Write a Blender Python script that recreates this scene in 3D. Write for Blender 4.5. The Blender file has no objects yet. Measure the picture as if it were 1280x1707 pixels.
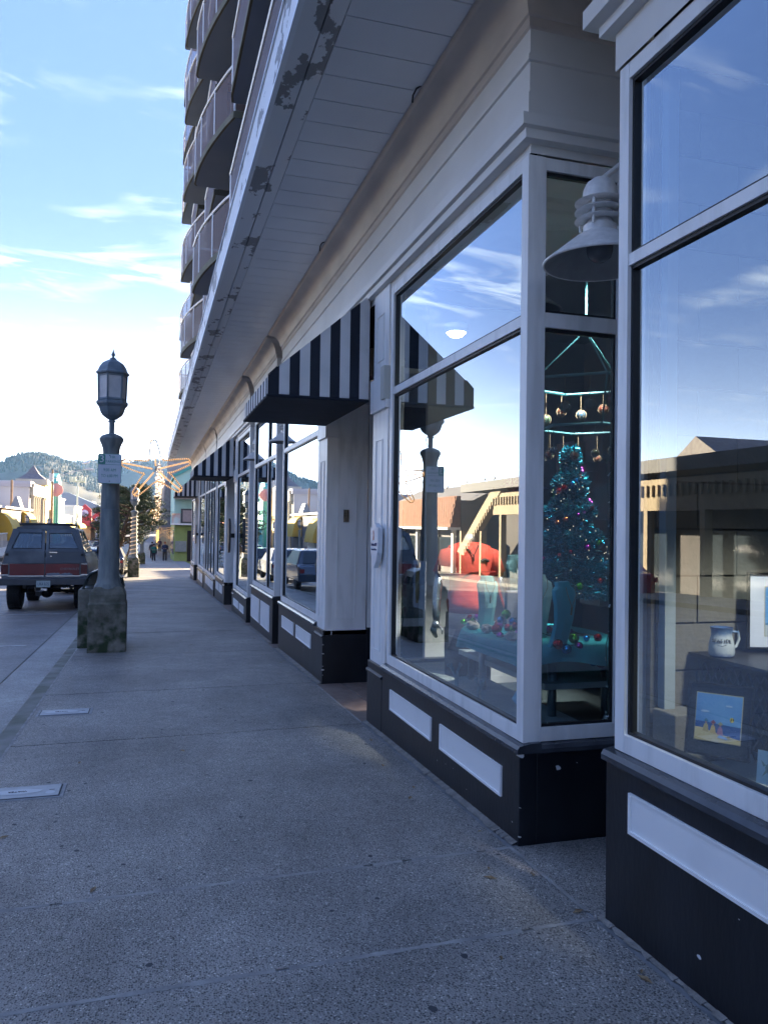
import bpy, math, random
from mathutils import Vector, Matrix
random.seed(7)
R = math.radians
sc = bpy.context.scene
col = sc.collection
# ------------------------------------------------------------------ camera
cd = bpy.data.cameras.new('camera'); cam = bpy.data.objects.new('camera', cd); col.objects.link(cam)
yaw, pitch, roll = R(16.68368), R(1.10104), R(0.80611)
f = Vector((math.sin(yaw)*math.cos(pitch), math.cos(yaw)*math.cos(pitch), math.sin(pitch)))
r0 = Vector((math.cos(yaw), -math.sin(yaw), 0)); u0 = r0.cross(f)
rr = r0*math.cos(roll)+u0*math.sin(roll); uu = -r0*math.sin(roll)+u0*math.cos(roll)
cam.matrix_world = Matrix(((rr.x, uu.x, -f.x, 0), (rr.y, uu.y, -f.y, 0), (rr.z, uu.z, -f.z, 1.55), (0, 0, 0, 1)))
cd.sensor_fit = 'VERTICAL'; cd.sensor_height = 36; cd.sensor_width = 27; cd.lens = 1300/1707*36
cd.clip_start = .05; cd.clip_end = 20000
sc.camera = cam
# ------------------------------------------------------------------ world
SUN_EL, SUN_AZ = R(16), R(42)          # azimuth measured from +Y (street direction) towards +X
w = bpy.data.worlds.new('World'); sc.world = w; w.use_nodes = True
N = w.node_tree.nodes; L = w.node_tree.links; N.clear()
def nd(nodes, t, **k):
    n = nodes.new(t)
    for a, b in k.items(): setattr(n, a, b)
    return n
out = nd(N, 'ShaderNodeOutputWorld'); bg = nd(N, 'ShaderNodeBackground'); bg.inputs[1].default_value = .12
sky = nd(N, 'ShaderNodeTexSky', sky_type='NISHITA'); sky.sun_disc = False
sky.sun_elevation = SUN_EL; sky.sun_rotation = SUN_AZ; sky.air_density = 1.0; sky.dust_density = .2; sky.ozone_density = 1.6
tc = nd(N, 'ShaderNodeTexCoord'); sep = nd(N, 'ShaderNodeSeparateXYZ'); L.new(tc.outputs['Generated'], sep.inputs[0])
def m2(op, a, b=None, clamp=False, nodes=N, links=L):
    n = nodes.new('ShaderNodeMath'); n.operation = op; n.use_clamp = clamp
    for i, v in enumerate((a, b)):
        if v is None: continue
        if isinstance(v, (int, float)): n.inputs[i].default_value = v
        else: links.new(v, n.inputs[i])
    return n.outputs[0]
# cirrus streaks on a plane high above: project the direction onto it
zc = m2('MAXIMUM', sep.outputs[2], .02); zc = m2('ADD', zc, .10)
px = m2('DIVIDE', sep.outputs[0], zc); py = m2('DIVIDE', sep.outputs[1], zc)
cmb = nd(N, 'ShaderNodeCombineXYZ'); L.new(px, cmb.inputs[0]); L.new(py, cmb.inputs[1])
mp = nd(N, 'ShaderNodeMapping'); mp.inputs['Rotation'].default_value = (0, 0, R(-24)); mp.inputs['Scale'].default_value = (1.1, 2.6, 1); mp.inputs['Location'].default_value = (3.3, 1.9, 0)
L.new(cmb.outputs[0], mp.inputs[0])
n1 = nd(N, 'ShaderNodeTexNoise'); n1.inputs['Scale'].default_value = 1.7; n1.inputs['Detail'].default_value = 9; n1.inputs['Roughness'].default_value = .58; n1.inputs['Distortion'].default_value = 1.3
L.new(mp.outputs[0], n1.inputs['Vector'])
n2 = nd(N, 'ShaderNodeTexNoise'); n2.inputs['Scale'].default_value = 1.6; n2.inputs['Detail'].default_value = 3
L.new(cmb.outputs[0], n2.inputs['Vector'])
cr = nd(N, 'ShaderNodeMapRange'); cr.inputs[1].default_value = .50; cr.inputs[2].default_value = .70; L.new(n1.outputs[0], cr.inputs[0])
cr2 = nd(N, 'ShaderNodeMapRange'); cr2.inputs[1].default_value = .45; cr2.inputs[2].default_value = .60; L.new(n2.outputs[0], cr2.inputs[0])
cf = m2('MULTIPLY', cr.outputs[0], cr2.outputs[0]); cf = m2('MULTIPLY', cf, .72, True)
hs = nd(N, 'ShaderNodeHueSaturation'); hs.inputs['Saturation'].default_value = 1.7; gam = nd(N, 'ShaderNodeGamma'); gam.inputs[1].default_value = .30; L.new(sky.outputs[0], gam.inputs[0]); L.new(gam.outputs[0], hs.inputs['Color'])
gm = nd(N, 'ShaderNodeMix', data_type='RGBA', blend_type='MULTIPLY'); gm.inputs[0].default_value = 1; gm.inputs[7].default_value = (.20, .247, .42, 1)
L.new(hs.outputs[0], gm.inputs[6])
# brightness of cloud follows the horizon glow: a bit brighter than the sky behind it
gz_ = m2('POWER', m2('SUBTRACT', 1, m2('MAXIMUM', sep.outputs[2], 0)), 13)
hx = m2('ADD', m2('MULTIPLY', sep.outputs[0], math.sin(SUN_AZ)), m2('MULTIPLY', sep.outputs[1], math.cos(SUN_AZ)))
hw_ = m2('ADD', m2('MULTIPLY', m2('POWER', m2('MULTIPLY', m2('ADD', hx, 1), .5, True), 1.5), .88), .13); gz_ = m2('MULTIPLY', gz_, hw_)
glo = nd(N, 'ShaderNodeVectorMath', operation='SCALE'); glo.inputs[0].default_value = (6.6, 7.0, 6.9); L.new(gz_, glo.inputs['Scale'])
sm = nd(N, 'ShaderNodeVectorMath', operation='ADD'); L.new(gm.outputs[2], sm.inputs[0]); L.new(glo.outputs[0], sm.inputs[1])
mxc = nd(N, 'ShaderNodeMix', data_type='RGBA'); L.new(cf, mxc.inputs[0]); L.new(sm.outputs[0], mxc.inputs[6]); mxc.inputs[7].default_value = (1.15, 1.22, 1.28, 1)
L.new(mxc.outputs[2], bg.inputs[0]); L.new(bg.outputs[0], out.inputs[0])
# ------------------------------------------------------------------ sun
sl = bpy.data.lights.new('sun', 'SUN'); sl.energy = 2.0; sl.angle = R(.53); sl.color = (1, .80, .55)
so = bpy.data.objects.new('sun', sl); col.objects.link(so)
sd = Vector((math.sin(SUN_AZ)*math.cos(SUN_EL), math.cos(SUN_AZ)*math.cos(SUN_EL), math.sin(SUN_EL)))
so.rotation_euler = sd.to_track_quat('Z', 'Y').to_euler()
vs = sc.view_settings; vs.view_transform = 'Standard'; vs.look = 'None'; vs.exposure = 4.28; vs.gamma = 1; vs.use_curve_mapping = False
sc.cycles.max_bounces = 8; sc.cycles.transparent_max_bounces = 16; sc.cycles.glossy_bounces = 4; sc.cycles.transmission_bounces = 4
sc.cycles.use_denoising = True; sc.cycles.sample_clamp_indirect = 6
sc.cycles.caustics_reflective = False; sc.cycles.caustics_refractive = False

# ------------------------------------------------------------------ helpers
SL = .0255
def G(y):
    if y < 78: return -SL*y
    if y < 98: t = (y-78)/20; return -SL*78 - SL*20*(t-t*t/2)
    return -SL*88
M = {}
def mat(name, c, rough=.6, c2=None, scale=6, bump=0, bscale=40, metal=0, spec=.5, emit=None, es=0, pos=False, det=5, ramp=(.35, .65), stretch=None, coat=0):
    if name in M: return M[name]
    m = bpy.data.materials.new(name); m.use_nodes = True; n = m.node_tree.nodes; l = m.node_tree.links
    b = n['Principled BSDF']; b.inputs['Base Color'].default_value = (*c, 1); b.inputs['Roughness'].default_value = rough
    b.inputs['Metallic'].default_value = metal; b.inputs['Specular IOR Level'].default_value = spec; b.inputs['Coat Weight'].default_value = coat
    if emit: b.inputs['Emission Color'].default_value = (*emit, 1); b.inputs['Emission Strength'].default_value = es
    if c2 or bump:
        if pos: v = n.new('ShaderNodeNewGeometry').outputs['Position']
        else: v = n.new('ShaderNodeTexCoord').outputs['Object']
        if stretch:
            mp = n.new('ShaderNodeMapping'); mp.inputs['Scale'].default_value = stretch; l.new(v, mp.inputs[0]); v = mp.outputs[0]
    if c2:
        t = n.new('ShaderNodeTexNoise'); t.inputs['Scale'].default_value = scale; t.inputs['Detail'].default_value = det; l.new(v, t.inputs['Vector'])
        rp = n.new('ShaderNodeValToRGB'); rp.color_ramp.elements[0].position = ramp[0]; rp.color_ramp.elements[1].position = ramp[1]
        rp.color_ramp.elements[0].color = (*c, 1); rp.color_ramp.elements[1].color = (*c2, 1)
        l.new(t.outputs[0], rp.inputs[0]); l.new(rp.outputs[0], b.inputs['Base Color'])
    if bump:
        t = n.new('ShaderNodeTexNoise'); t.inputs['Scale'].default_value = bscale; t.inputs['Detail'].default_value = 4; l.new(v, t.inputs['Vector'])
        bn = n.new('ShaderNodeBump'); bn.inputs['Strength'].default_value = bump; bn.inputs['Distance'].default_value = .01
        l.new(t.outputs[0], bn.inputs['Height']); l.new(bn.outputs[0], b.inputs['Normal'])
    M[name] = m; return m

class MB:
    def __init__(s): s.v = []; s.f = []; s.m = []
    def add(s, vs, fs, mi=0):
        o = len(s.v); s.v += [tuple(p) for p in vs]
        for q in fs: s.f.append([i+o for i in q]); s.m.append(mi)
        return s
    def quad(s, a, b, c, d, mi=0): return s.add([a, b, c, d], [(0, 1, 2, 3)], mi)
    def box(s, x0, x1, y0, y1, z0, z1, mi=0, slope=0):
        zz = lambda z, y: z + (G(y) if slope else 0)
        v = [(x, y, zz(z, y)) for z in (z0, z1) for y in (y0, y1) for x in (x0, x1)]
        return s.add(v, [(0, 2, 3, 1), (4, 5, 7, 6), (0, 1, 5, 4), (2, 6, 7, 3), (0, 4, 6, 2), (1, 3, 7, 5)], mi)
    def prism(s, pts, ax, a, b, mi=0):
        n = len(pts)
        def P(p, t):
            return {'x': (t, p[0], p[1]), 'y': (p[0], t, p[1]), 'z': (p[0], p[1], t)}[ax]
        v = [P(p, a) for p in pts] + [P(p, b) for p in pts]
        return s.add(v, [list(range(n)), list(range(2*n-1, n-1, -1))] + [(i, i+n, (i+1) % n+n, (i+1) % n) for i in range(n)], mi)
    def tube(s, pts, r, n=8, mi=0, closed=False, cap=True):
        pts = [Vector(p) for p in pts]; k = len(pts); rs = r if isinstance(r, (list, tuple)) else [r]*k
        o = len(s.v); up = None
        for i, p in enumerate(pts):
            if closed: t = pts[(i+1) % k]-pts[i-1]
            else: t = pts[min(i+1, k-1)]-pts[max(i-1, 0)]
            if t.length < 1e-9: t = Vector((0, 0, 1))
            t.normalize()
            if up is None:
                up = Vector((0, 0, 1)) if abs(t.z) < .9 else Vector((1, 0, 0))
            a = t.cross(up)
            if a.length < 1e-5: a = t.cross(Vector((0, 1, .01)))
            a.normalize(); b2 = a.cross(t); up = b2
            for j in range(n):
                q = 2*math.pi*j/n; s.v.append(tuple(p+a*math.cos(q)*rs[i]+b2*math.sin(q)*rs[i]))
        rng = k if closed else k-1
        for i in range(rng):
            for j in range(n):
                i2 = (i+1) % k; s.f.append([o+i*n+j, o+i*n+(j+1) % n, o+i2*n+(j+1) % n, o+i2*n+j]); s.m.append(mi)
        if cap and not closed:
            s.f.append([o+j for j in range(n)][::-1]); s.m.append(mi); s.f.append([o+(k-1)*n+j for j in range(n)]); s.m.append(mi)
        return s
    def lathe(s, prof, c=(0, 0, 0), n=16, mi=0, rot=0, sx=1, sy=1, cap=True):
        o = len(s.v)
        for (r, z) in prof:
            for j in range(n):
                q = 2*math.pi*j/n+rot; s.v.append((c[0]+r*math.cos(q)*sx, c[1]+r*math.sin(q)*sy, c[2]+z))
        for i in range(len(prof)-1):
            for j in range(n): s.f.append([o+i*n+j, o+i*n+(j+1) % n, o+(i+1)*n+(j+1) % n, o+(i+1)*n+j]); s.m.append(mi)
        if cap and prof[0][0] > 1e-4: s.f.append([o+j for j in range(n)][::-1]); s.m.append(mi)
        if cap and prof[-1][0] > 1e-4: s.f.append([o+(len(prof)-1)*n+j for j in range(n)]); s.m.append(mi)
        return s
    def sphere(s, c, r, n=10, mi=0, sz=1):
        return s.lathe([(max(1e-5, r*math.sin(math.pi*i/(n//2+1))), -r*sz*math.cos(math.pi*i/(n//2+1))) for i in range(n//2+2)], c, n, mi)
    def loft(s, secs, n=16, mi=0, cap=True):   # secs: (cx,cy,cz,rx,ry)
        o = len(s.v)
        for (cx, cy, cz, rx, ry) in secs:
            for j in range(n):
                q = 2*math.pi*j/n; s.v.append((cx+rx*math.cos(q), cy+ry*math.sin(q), cz))
        k = len(secs)
        for i in range(k-1):
            for j in range(n): s.f.append([o+i*n+j, o+i*n+(j+1) % n, o+(i+1)*n+(j+1) % n, o+(i+1)*n+j]); s.m.append(mi)
        if cap:
            s.f.append([o+j for j in range(n)][::-1]); s.m.append(mi); s.f.append([o+(k-1)*n+j for j in range(n)]); s.m.append(mi)
        return s
    def sweep(s, path, prof, mi=0):    # path: plan points; outward is to the right of travel; prof: (out, z)
        o = len(s.v); k = len(path); P = [Vector((p[0], p[1])) for p in path]
        def nrm(a, b):
            d = (b-a).normalized(); return Vector((d.y, -d.x))
        for i in range(k):
            if i == 0: m = nrm(P[0], P[1])
            elif i == k-1: m = nrm(P[-2], P[-1])
            else:
                a = nrm(P[i-1], P[i]); b = nrm(P[i], P[i+1]); m = (a+b)/(1+a.dot(b))
            for (d, z) in prof: s.v.append((P[i].x+m.x*d, P[i].y+m.y*d, z))
        n = len(prof)
        for i in range(k-1):
            for j in range(n-1): s.f.append([o+i*n+j, o+(i+1)*n+j, o+(i+1)*n+j+1, o+i*n+j+1]); s.m.append(mi)
        return s
    def xf(s, mtx):
        s.v = [tuple(mtx @ Vector(p)) for p in s.v]; return s
    def build(s, name, mats, parent=None, smooth=False, bevel=0):
        me = bpy.data.meshes.new(name); me.from_pydata(s.v, [], s.f)
        for m in (mats if isinstance(mats, (list, tuple)) else [mats]): me.materials.append(m)
        if isinstance(mats, (list, tuple)):
            for p, i in zip(me.polygons, s.m): p.material_index = i
        if smooth:
            for p in me.polygons: p.use_smooth = True
        me.update(); o = bpy.data.objects.new(name, me); col.objects.link(o)
        if parent: o.parent = parent; o.matrix_parent_inverse = parent.matrix_basis.inverted()
        if bevel:
            b = o.modifiers.new('bevel', 'BEVEL'); b.width = bevel; b.segments = 2; b.limit_method = 'ANGLE'
        if smooth == 2:
            b = o.modifiers.new('edges', 'EDGE_SPLIT'); b.split_angle = R(35)
        return o
def tag(o, label=None, cat=None, group=None, kind=None):
    for k, v in (('label', label), ('category', cat), ('group', group), ('kind', kind)):
        if v: o[k] = v
    return o
def empty(name, loc, label=None, cat=None, group=None, rz=0):
    o = bpy.data.objects.new(name, None); col.objects.link(o); o.location = loc; o.rotation_euler = (0, 0, rz); o.empty_display_size = .2
    o.matrix_basis = Matrix.Translation(loc) @ Matrix.Rotation(rz, 4, 'Z')
    return tag(o, label, cat, group)
def kids(o): return [c for c in list(bpy.data.objects) if c.parent == o]
def copy_tree(o, parent=None):
    c = o.copy(); col.objects.link(c)
    if parent: c.parent = parent
    for ch in kids(o): copy_tree(ch, c)
    return c
def text(s, name, size, m, mtx, parent=None, ext=.001, align='CENTER', sx=1):
    cu = bpy.data.curves.new(name, 'FONT'); cu.body = s; cu.size = size; cu.extrude = ext; cu.align_x = align; cu.align_y = 'CENTER'; cu.resolution_u = 2
    t = bpy.data.objects.new(name, cu); col.objects.link(t); bpy.context.view_layer.update()
    me = bpy.data.meshes.new_from_object(t.evaluated_get(bpy.context.evaluated_depsgraph_get())); bpy.data.objects.remove(t)
    me.transform(mtx @ Matrix.Diagonal((sx, 1, 1, 1))); me.materials.clear(); me.materials.append(m)
    o = bpy.data.objects.new(name, me); col.objects.link(o)
    if parent: o.parent = parent; o.matrix_parent_inverse = parent.matrix_basis.inverted()
    return o
def face(org, right, up):   # matrix for text lying in plane right/up
    r_, u_ = Vector(right).normalized(), Vector(up).normalized(); n_ = r_.cross(u_)
    return Matrix(((r_.x, u_.x, n_.x, org[0]), (r_.y, u_.y, n_.y, org[1]), (r_.z, u_.z, n_.z, org[2]), (0, 0, 0, 1)))

# ------------------------------------------------------------------ materials
def agg(name, dark, mid, light, sc1=95, bump=.5):
    m = bpy.data.materials.new(name); m.use_nodes = True; n = m.node_tree.nodes; l = m.node_tree.links; b = n['Principled BSDF']
    p = n.new('ShaderNodeNewGeometry').outputs['Position']
    v = n.new('ShaderNodeTexVoronoi'); v.inputs['Scale'].default_value = sc1; l.new(p, v.inputs['Vector'])
    hv = n.new('ShaderNodeSeparateColor'); l.new(v.outputs['Color'], hv.inputs[0])
    rp = n.new('ShaderNodeValToRGB'); e = rp.color_ramp.elements; e[0].color = (*dark, 1); e[0].position = 0
    e[1].color = (*light, 1); e[1].position = 1
    x = e.new(.30); x.color = (*[c*1.2 for c in dark], 1); x = e.new(.5); x.color = (*mid, 1); x = e.new(.93); x.color = (*[c*1.25 for c in mid], 1); x = e.new(.965); x.color = (*light, 1)
    l.new(hv.outputs[0], rp.inputs[0])
    # matrix between the stones
    mr = n.new('ShaderNodeMapRange'); mr.inputs[1].default_value = .40; mr.inputs[2].default_value = .58; l.new(v.outputs['Distance'], mr.inputs[0])
    mx = n.new('ShaderNodeMix'); mx.data_type = 'RGBA'; l.new(mr.outputs[0], mx.inputs[0]); l.new(rp.outputs[0], mx.inputs[6]); mx.inputs[7].default_value = (*[c*1.05 for c in mid], 1)
    t = n.new('ShaderNodeTexNoise'); t.inputs['Scale'].default_value = .9; t.inputs['Detail'].default_value = 7; t.inputs['Roughness'].default_value = .62; l.new(p, t.inputs['Vector'])
    r2 = n.new('ShaderNodeMapRange'); r2.inputs[1].default_value = .3; r2.inputs[2].default_value = .7; r2.inputs[3].default_value = .68; r2.inputs[4].default_value = 1.28; l.new(t.outputs[0], r2.inputs[0])
    t2 = n.new('ShaderNodeTexNoise'); t2.inputs['Scale'].default_value = 7; t2.inputs['Detail'].default_value = 6; l.new(p, t2.inputs['Vector'])
    r3 = n.new('ShaderNodeMapRange'); r3.inputs[1].default_value = .3; r3.inputs[2].default_value = .7; r3.inputs[3].default_value = .9; r3.inputs[4].default_value = 1.1; l.new(t2.outputs[0], r3.inputs[0])
    mu = n.new('ShaderNodeMath'); mu.operation = 'MULTIPLY'; l.new(r2.outputs[0], mu.inputs[0]); l.new(r3.outputs[0], mu.inputs[1])
    vm = n.new('ShaderNodeVectorMath'); vm.operation = 'SCALE'; l.new(mx.outputs[2], vm.inputs[0]); l.new(mu.outputs[0], vm.inputs['Scale'])
    l.new(vm.outputs[0], b.inputs['Base Color']); b.inputs['Roughness'].default_value = .62; b.inputs['Specular IOR Level'].default_value = .45
    iv = n.new('ShaderNodeMath'); iv.operation = 'SUBTRACT'; iv.inputs[0].default_value = 1; l.new(v.outputs['Distance'], iv.inputs[1])
    bn = n.new('ShaderNodeBump'); bn.inputs['Strength'].default_value = bump; bn.inputs['Distance'].default_value = .004; l.new(iv.outputs[0], bn.inputs['Height']); l.new(bn.outputs[0], b.inputs['Normal'])
    M[name] = m; return m
AGG = agg('exposed_aggregate', (.045, .043, .042), (.245, .228, .205), (.56, .52, .46), 128, .8)
ASPH = agg('asphalt', (.08, .08, .082), (.185, .18, .175), (.34, .33, .32), 70, .35)
GUT = agg('gutter_concrete', (.13, .13, .12), (.26, .255, .24), (.40, .39, .37), 80, .3)
MORT = mat('joint_mortar', (.16, .165, .17), .85, (.26, .26, .26), 9, .3, 60, pos=True)
WHITE = mat('white_paint', (.66, .65, .62), .42, (.82, .81, .785), 4, .08, 30, pos=True, ramp=(.28, .52), stretch=(3, 3, .45), det=9)
PANEL = mat('white_panel_paint', (.84, .83, .81), .35, (.76, .75, .73), 5, .05, 20, pos=True, ramp=(.5, .85))
TRIMG = mat('painted_trim', (.76, .74, .70), .5, (.66, .64, .60), 1.3, .12, 12, pos=True)
CROWN = mat('crown_paint', (.66, .58, .50), .5, (.50, .44, .39), 2.2, .1, 10, pos=True, stretch=(1, .6, 2))
SOFF = mat('soffit_paint', (.78, .79, .80), .25, (.70, .71, .73), 1.6, .1, 5, pos=True, stretch=(1, .5, 1))
BLACK = mat('black_paint', (.005, .0065, .010), .36, (.013, .0165, .023), 3.2, .12, 30, pos=True, ramp=(.42, .78), stretch=(1.5, 1.5, .5), det=9)
LEDGE = mat('ledge_grey', (.06, .065, .075), .22, (.035, .038, .045), 6, .05, 30, pos=True)
AWB = mat('awning_dark_cloth', (.005, .009, .018), .8, (.010, .015, .027), 5, .5, 7)
AWW = mat('awning_light_cloth', (.68, .67, .66), .8, (.60, .60, .59), 4, .5, 7)
SEAL = mat('rubber_seal', (.012, .013, .015), .5)
CONC = None
def mossy():
    m = bpy.data.materials.new('mossy_concrete'); m.use_nodes = True; n = m.node_tree.nodes; l = m.node_tree.links; b = n['Principled BSDF']
    o = n.new('ShaderNodeTexCoord').outputs['Object']
    t = n.new('ShaderNodeTexNoise'); t.inputs['Scale'].default_value = 3.2; t.inputs['Detail'].default_value = 8; t.inputs['Roughness'].default_value = .65; l.new(o, t.inputs['Vector'])
    rp = n.new('ShaderNodeValToRGB'); e = rp.color_ramp.elements; e[0].color = (.075, .07, .05, 1); e[0].position = .33; e[1].color = (.24, .22, .18, 1); e[1].position = .66
    l.new(t.outputs[0], rp.inputs[0])
    se = n.new('ShaderNodeSeparateXYZ'); l.new(o, se.inputs[0])
    g = n.new('ShaderNodeMapRange'); g.inputs[1].default_value = .75; g.inputs[2].default_value = .05; l.new(se.outputs[2], g.inputs[0])
    t2 = n.new('ShaderNodeTexNoise'); t2.inputs['Scale'].default_value = 6; t2.inputs['Detail'].default_value = 7; l.new(o, t2.inputs['Vector'])
    mm = n.new('ShaderNodeMapRange'); mm.inputs[1].default_value = .42; mm.inputs[2].default_value = .6; l.new(t2.outputs[0], mm.inputs[0])
    mu = n.new('ShaderNodeMath'); mu.operation = 'MULTIPLY'; l.new(g.outputs[0], mu.inputs[0]); l.new(mm.outputs[0], mu.inputs[1])
    mx = n.new('ShaderNodeMix'); mx.data_type = 'RGBA'; l.new(mu.outputs[0], mx.inputs[0]); l.new(rp.outputs[0], mx.inputs[6]); mx.inputs[7].default_value = (.028, .045, .016, 1)
    l.new(mx.outputs[2], b.inputs['Base Color']); b.inputs['Roughness'].default_value = .85
    t3 = n.new('ShaderNodeTexNoise'); t3.inputs['Scale'].default_value = 55; t3.inputs['Detail'].default_value = 5; l.new(o, t3.inputs['Vector'])
    bn = n.new('ShaderNodeBump'); bn.inputs['Strength'].default_value = .6; bn.inputs['Distance'].default_value = .008; l.new(t3.outputs[0], bn.inputs['Height']); l.new(bn.outputs[0], b.inputs['Normal'])
    return m
CONC = mossy()
POST = mat('weathered_post', (.11, .135, .14), .6, (.21, .23, .22), 5, .3, 30, stretch=(3, 3, .6))
LANT = mat('lantern_metal', (.10, .14, .17), .45, (.16, .19, .21), 8, .1, 30)
FROST = mat('frosted_glass', (.42, .42, .42), .35, (.50, .49, .48), 10)
def glass(name='shop_glass', tint=(.86, .95, .95), f0=.045, layers=3.0):
    m = bpy.data.materials.new(name); m.use_nodes = True; n = m.node_tree.nodes; l = m.node_tree.links; n.clear()
    o = n.new('ShaderNodeOutputMaterial'); mx = n.new('ShaderNodeMixShader'); gl = n.new('ShaderNodeBsdfGlossy'); tr = n.new('ShaderNodeBsdfTransparent')
    gl.inputs['Roughness'].default_value = 0.0; gl.inputs['Color'].default_value = (.86, .94, 1, 1); tr.inputs[0].default_value = (*tint, 1)
    g = n.new('ShaderNodeNewGeometry'); d = n.new('ShaderNodeVectorMath'); d.operation = 'DOT_PRODUCT'; l.new(g.outputs['Incoming'], d.inputs[0]); l.new(g.outputs['Normal'], d.inputs[1])
    def M2(op, a, b=None):
        q = n.new('ShaderNodeMath'); q.operation = op; q.use_clamp = False
        for i, v in enumerate((a, b)):
            if v is None: continue
            if isinstance(v, (int, float)): q.inputs[i].default_value = v
            else: l.new(v, q.inputs[i])
        return q.outputs[0]
    c = M2('ABSOLUTE', d.outputs['Value']); q = M2('SUBTRACT', 1, c); q = M2('POWER', q, 5); F = M2('ADD', M2('MULTIPLY', q, 1-f0), f0)
    F = M2('SUBTRACT', 1, M2('POWER', M2('SUBTRACT', 1, F), layers))
    l.new(F, mx.inputs[0]); l.new(tr.outputs[0], mx.inputs[1]); l.new(gl.outputs[0], mx.inputs[2]); l.new(mx.outputs[0], o.inputs[0])
    # slight waviness of old panes
    t = n.new('ShaderNodeTexNoise'); t.inputs['Scale'].default_value = .8; t.inputs['Detail'].default_value = 1; l.new(g.outputs['Position'], t.inputs['Vector'])
    bn = n.new('ShaderNodeBump'); bn.inputs['Strength'].default_value = .035; bn.inputs['Distance'].default_value = .02; l.new(t.outputs[0], bn.inputs['Height']); l.new(bn.outputs[0], gl.inputs['Normal'])
    M[name] = m; return m
GLASS = glass(f0=.10, layers=3.5, tint=(.80, .93, .95)); GLASS_B = glass('truck_glass', (.45, .5, .52), .05, 1.6)
# ------------------------------------------------------------------ ground, road, sidewalk
def strip(x0, x1, ys, dz0, dz1=None):
    b = MB(); dz1 = dz0 if dz1 is None else dz1
    for a, c in zip(ys[:-1], ys[1:]): b.quad((x0, a, G(a)+dz0), (x1, a, G(a)+dz1), (x1, c, G(c)+dz1), (x0, c, G(c)+dz0))
    return b
YS = [-12, 0, 20, 40, 60, 78]+[78+2*i for i in range(1, 11)]+[160, 400]
tag(strip(-3000, 3000, [-600, -30, 0, 40, 78, 88, 98, 400, 1600], -.35).build('ground', mat('earth', (.10, .11, .08), .9, (.14, .13, .10), .02, pos=True)), kind='structure')
tag(strip(-10.7, -1.68, YS, -.135, -.125).build('road', ASPH), kind='structure')
sb = MB().add(strip(-.995, 3.2, YS, -.006).v, strip(-.995, 3.2, YS, 0).f)
side = tag(sb.build('sidewalk', MORT), kind='structure')
joints = [-3, -.4, 1.4, 2.89, 3.69, 6.60, 8.72, 11.6, 14.4, 17.3, 20.2, 23.1, 26, 29, 32, 35.2, 38.4, 42, 46, 50, 54, 58, 63, 68, 73, 78, 84, 90, 98, 120, 160]
for i, (a, c) in enumerate(zip(joints[:-1], joints[1:])):
    gp = .009
    # joints run slightly askew as in the old pavement
    b = MB(); sk = .06 if i < 8 else 0
    x0, x1 = -.985, (1.80 if c < 38.5 else 2.15)
    if 1.3 < a < 3 or 5 < a < 8: x1 = 1.80
    zt = lambda y: G(y)
    P = [(x0, a+gp-sk, ), (x1, a+gp), (x1, c-gp), (x0, c-gp-sk)]
    b.add([(p[0], p[1], G(p[1])-.05) for p in P]+[(p[0], p[1], G(p[1])) for p in P], [(3, 2, 1, 0), (4, 5, 6, 7), (0, 1, 5, 4), (1, 2, 6, 5), (2, 3, 7, 6), (3, 0, 4, 7)])
    b.build('paving_slab', AGG, side)
PALE = mat('pale_joint', (.37, .355, .33), .9, (.22, .21, .20), 7, .3, 60, pos=True); rnj = random.Random(9)
jb = MB()
for yj in (2.89, 3.69):
    x = -.98
    while x < 1.79:
        st = .05; w0, w1 = rnj.uniform(.008, .016), rnj.uniform(.008, .016); ym = yj-.06*(1-(x+.98)/2.78); y2 = yj-.06*(1-(x+st+.98)/2.78)
        if rnj.random() > .06: jb.quad((x, ym-w0, G(ym)+.0012), (x+st, y2-w1, G(y2)+.0012), (x+st, y2+w1, G(y2)+.0012), (x, ym+w0, G(ym)+.0012))
        x += st
y = -2
while y < 24:
    st = .08; w0, w1 = rnj.uniform(.007, .012), rnj.uniform(.007, .012)
    jb.quad((-.994-w0, y, G(y)+.0016), (-.994+w0, y, G(y)+.0016), (-.994+w1, y+st, G(y+st)+.0016), (-.994-w1, y+st, G(y+st)+.0016))
    if 2.9 < y < 3.65 or 6.62 < y < 8.5: jb.quad((1.811-w0, y, G(y)+.0016), (1.811+w0, y, G(y)+.0016), (1.811+w1, y+st, G(y+st)+.0016), (1.811-w1, y+st, G(y+st)+.0016))
    y += st
jb.build('joint_filler', PALE, side)
# chewing gum spots, leaf scraps and stains trodden into the slabs
gb = MB()
for i in range(90):
    x, y = rnj.uniform(-.9, 1.75), 1.5+rnj.random()**1.4*16; r_ = rnj.uniform(.008, .019); a0 = rnj.random()*6
    gb.add([(x+r_*rnj.uniform(.7, 1.1)*math.cos(a0+k*.785), y+r_*rnj.uniform(.7, 1.1)*math.sin(a0+k*.785), G(y)+.0014) for k in range(8)], [list(range(8))])
tag(gb.build('gum_spots', mat('old_gum', (.045, .045, .05), .7)), kind='stuff')
lb = MB()
for i in range(46):
    x, y = (rnj.uniform(1.55, 1.80) if i % 2 else rnj.uniform(-.95, 1.6)), 2+rnj.random()**1.3*14; r_ = rnj.uniform(.010, .024); a0 = rnj.random()*6
    if x > 1.78 and not 3 < y < 3.6: x -= .05
    lb.add([(x+r_*1.6*math.cos(a0), y+r_*1.6*math.sin(a0), G(y)+.003), (x-r_*.6*math.sin(a0), y+r_*.6*math.cos(a0), G(y)+.008), (x-r_*1.6*math.cos(a0), y-r_*1.6*math.sin(a0), G(y)+.003), (x+r_*.6*math.sin(a0), y-r_*.6*math.cos(a0), G(y)+.005)], [(0, 1, 2, 3)])
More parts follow.
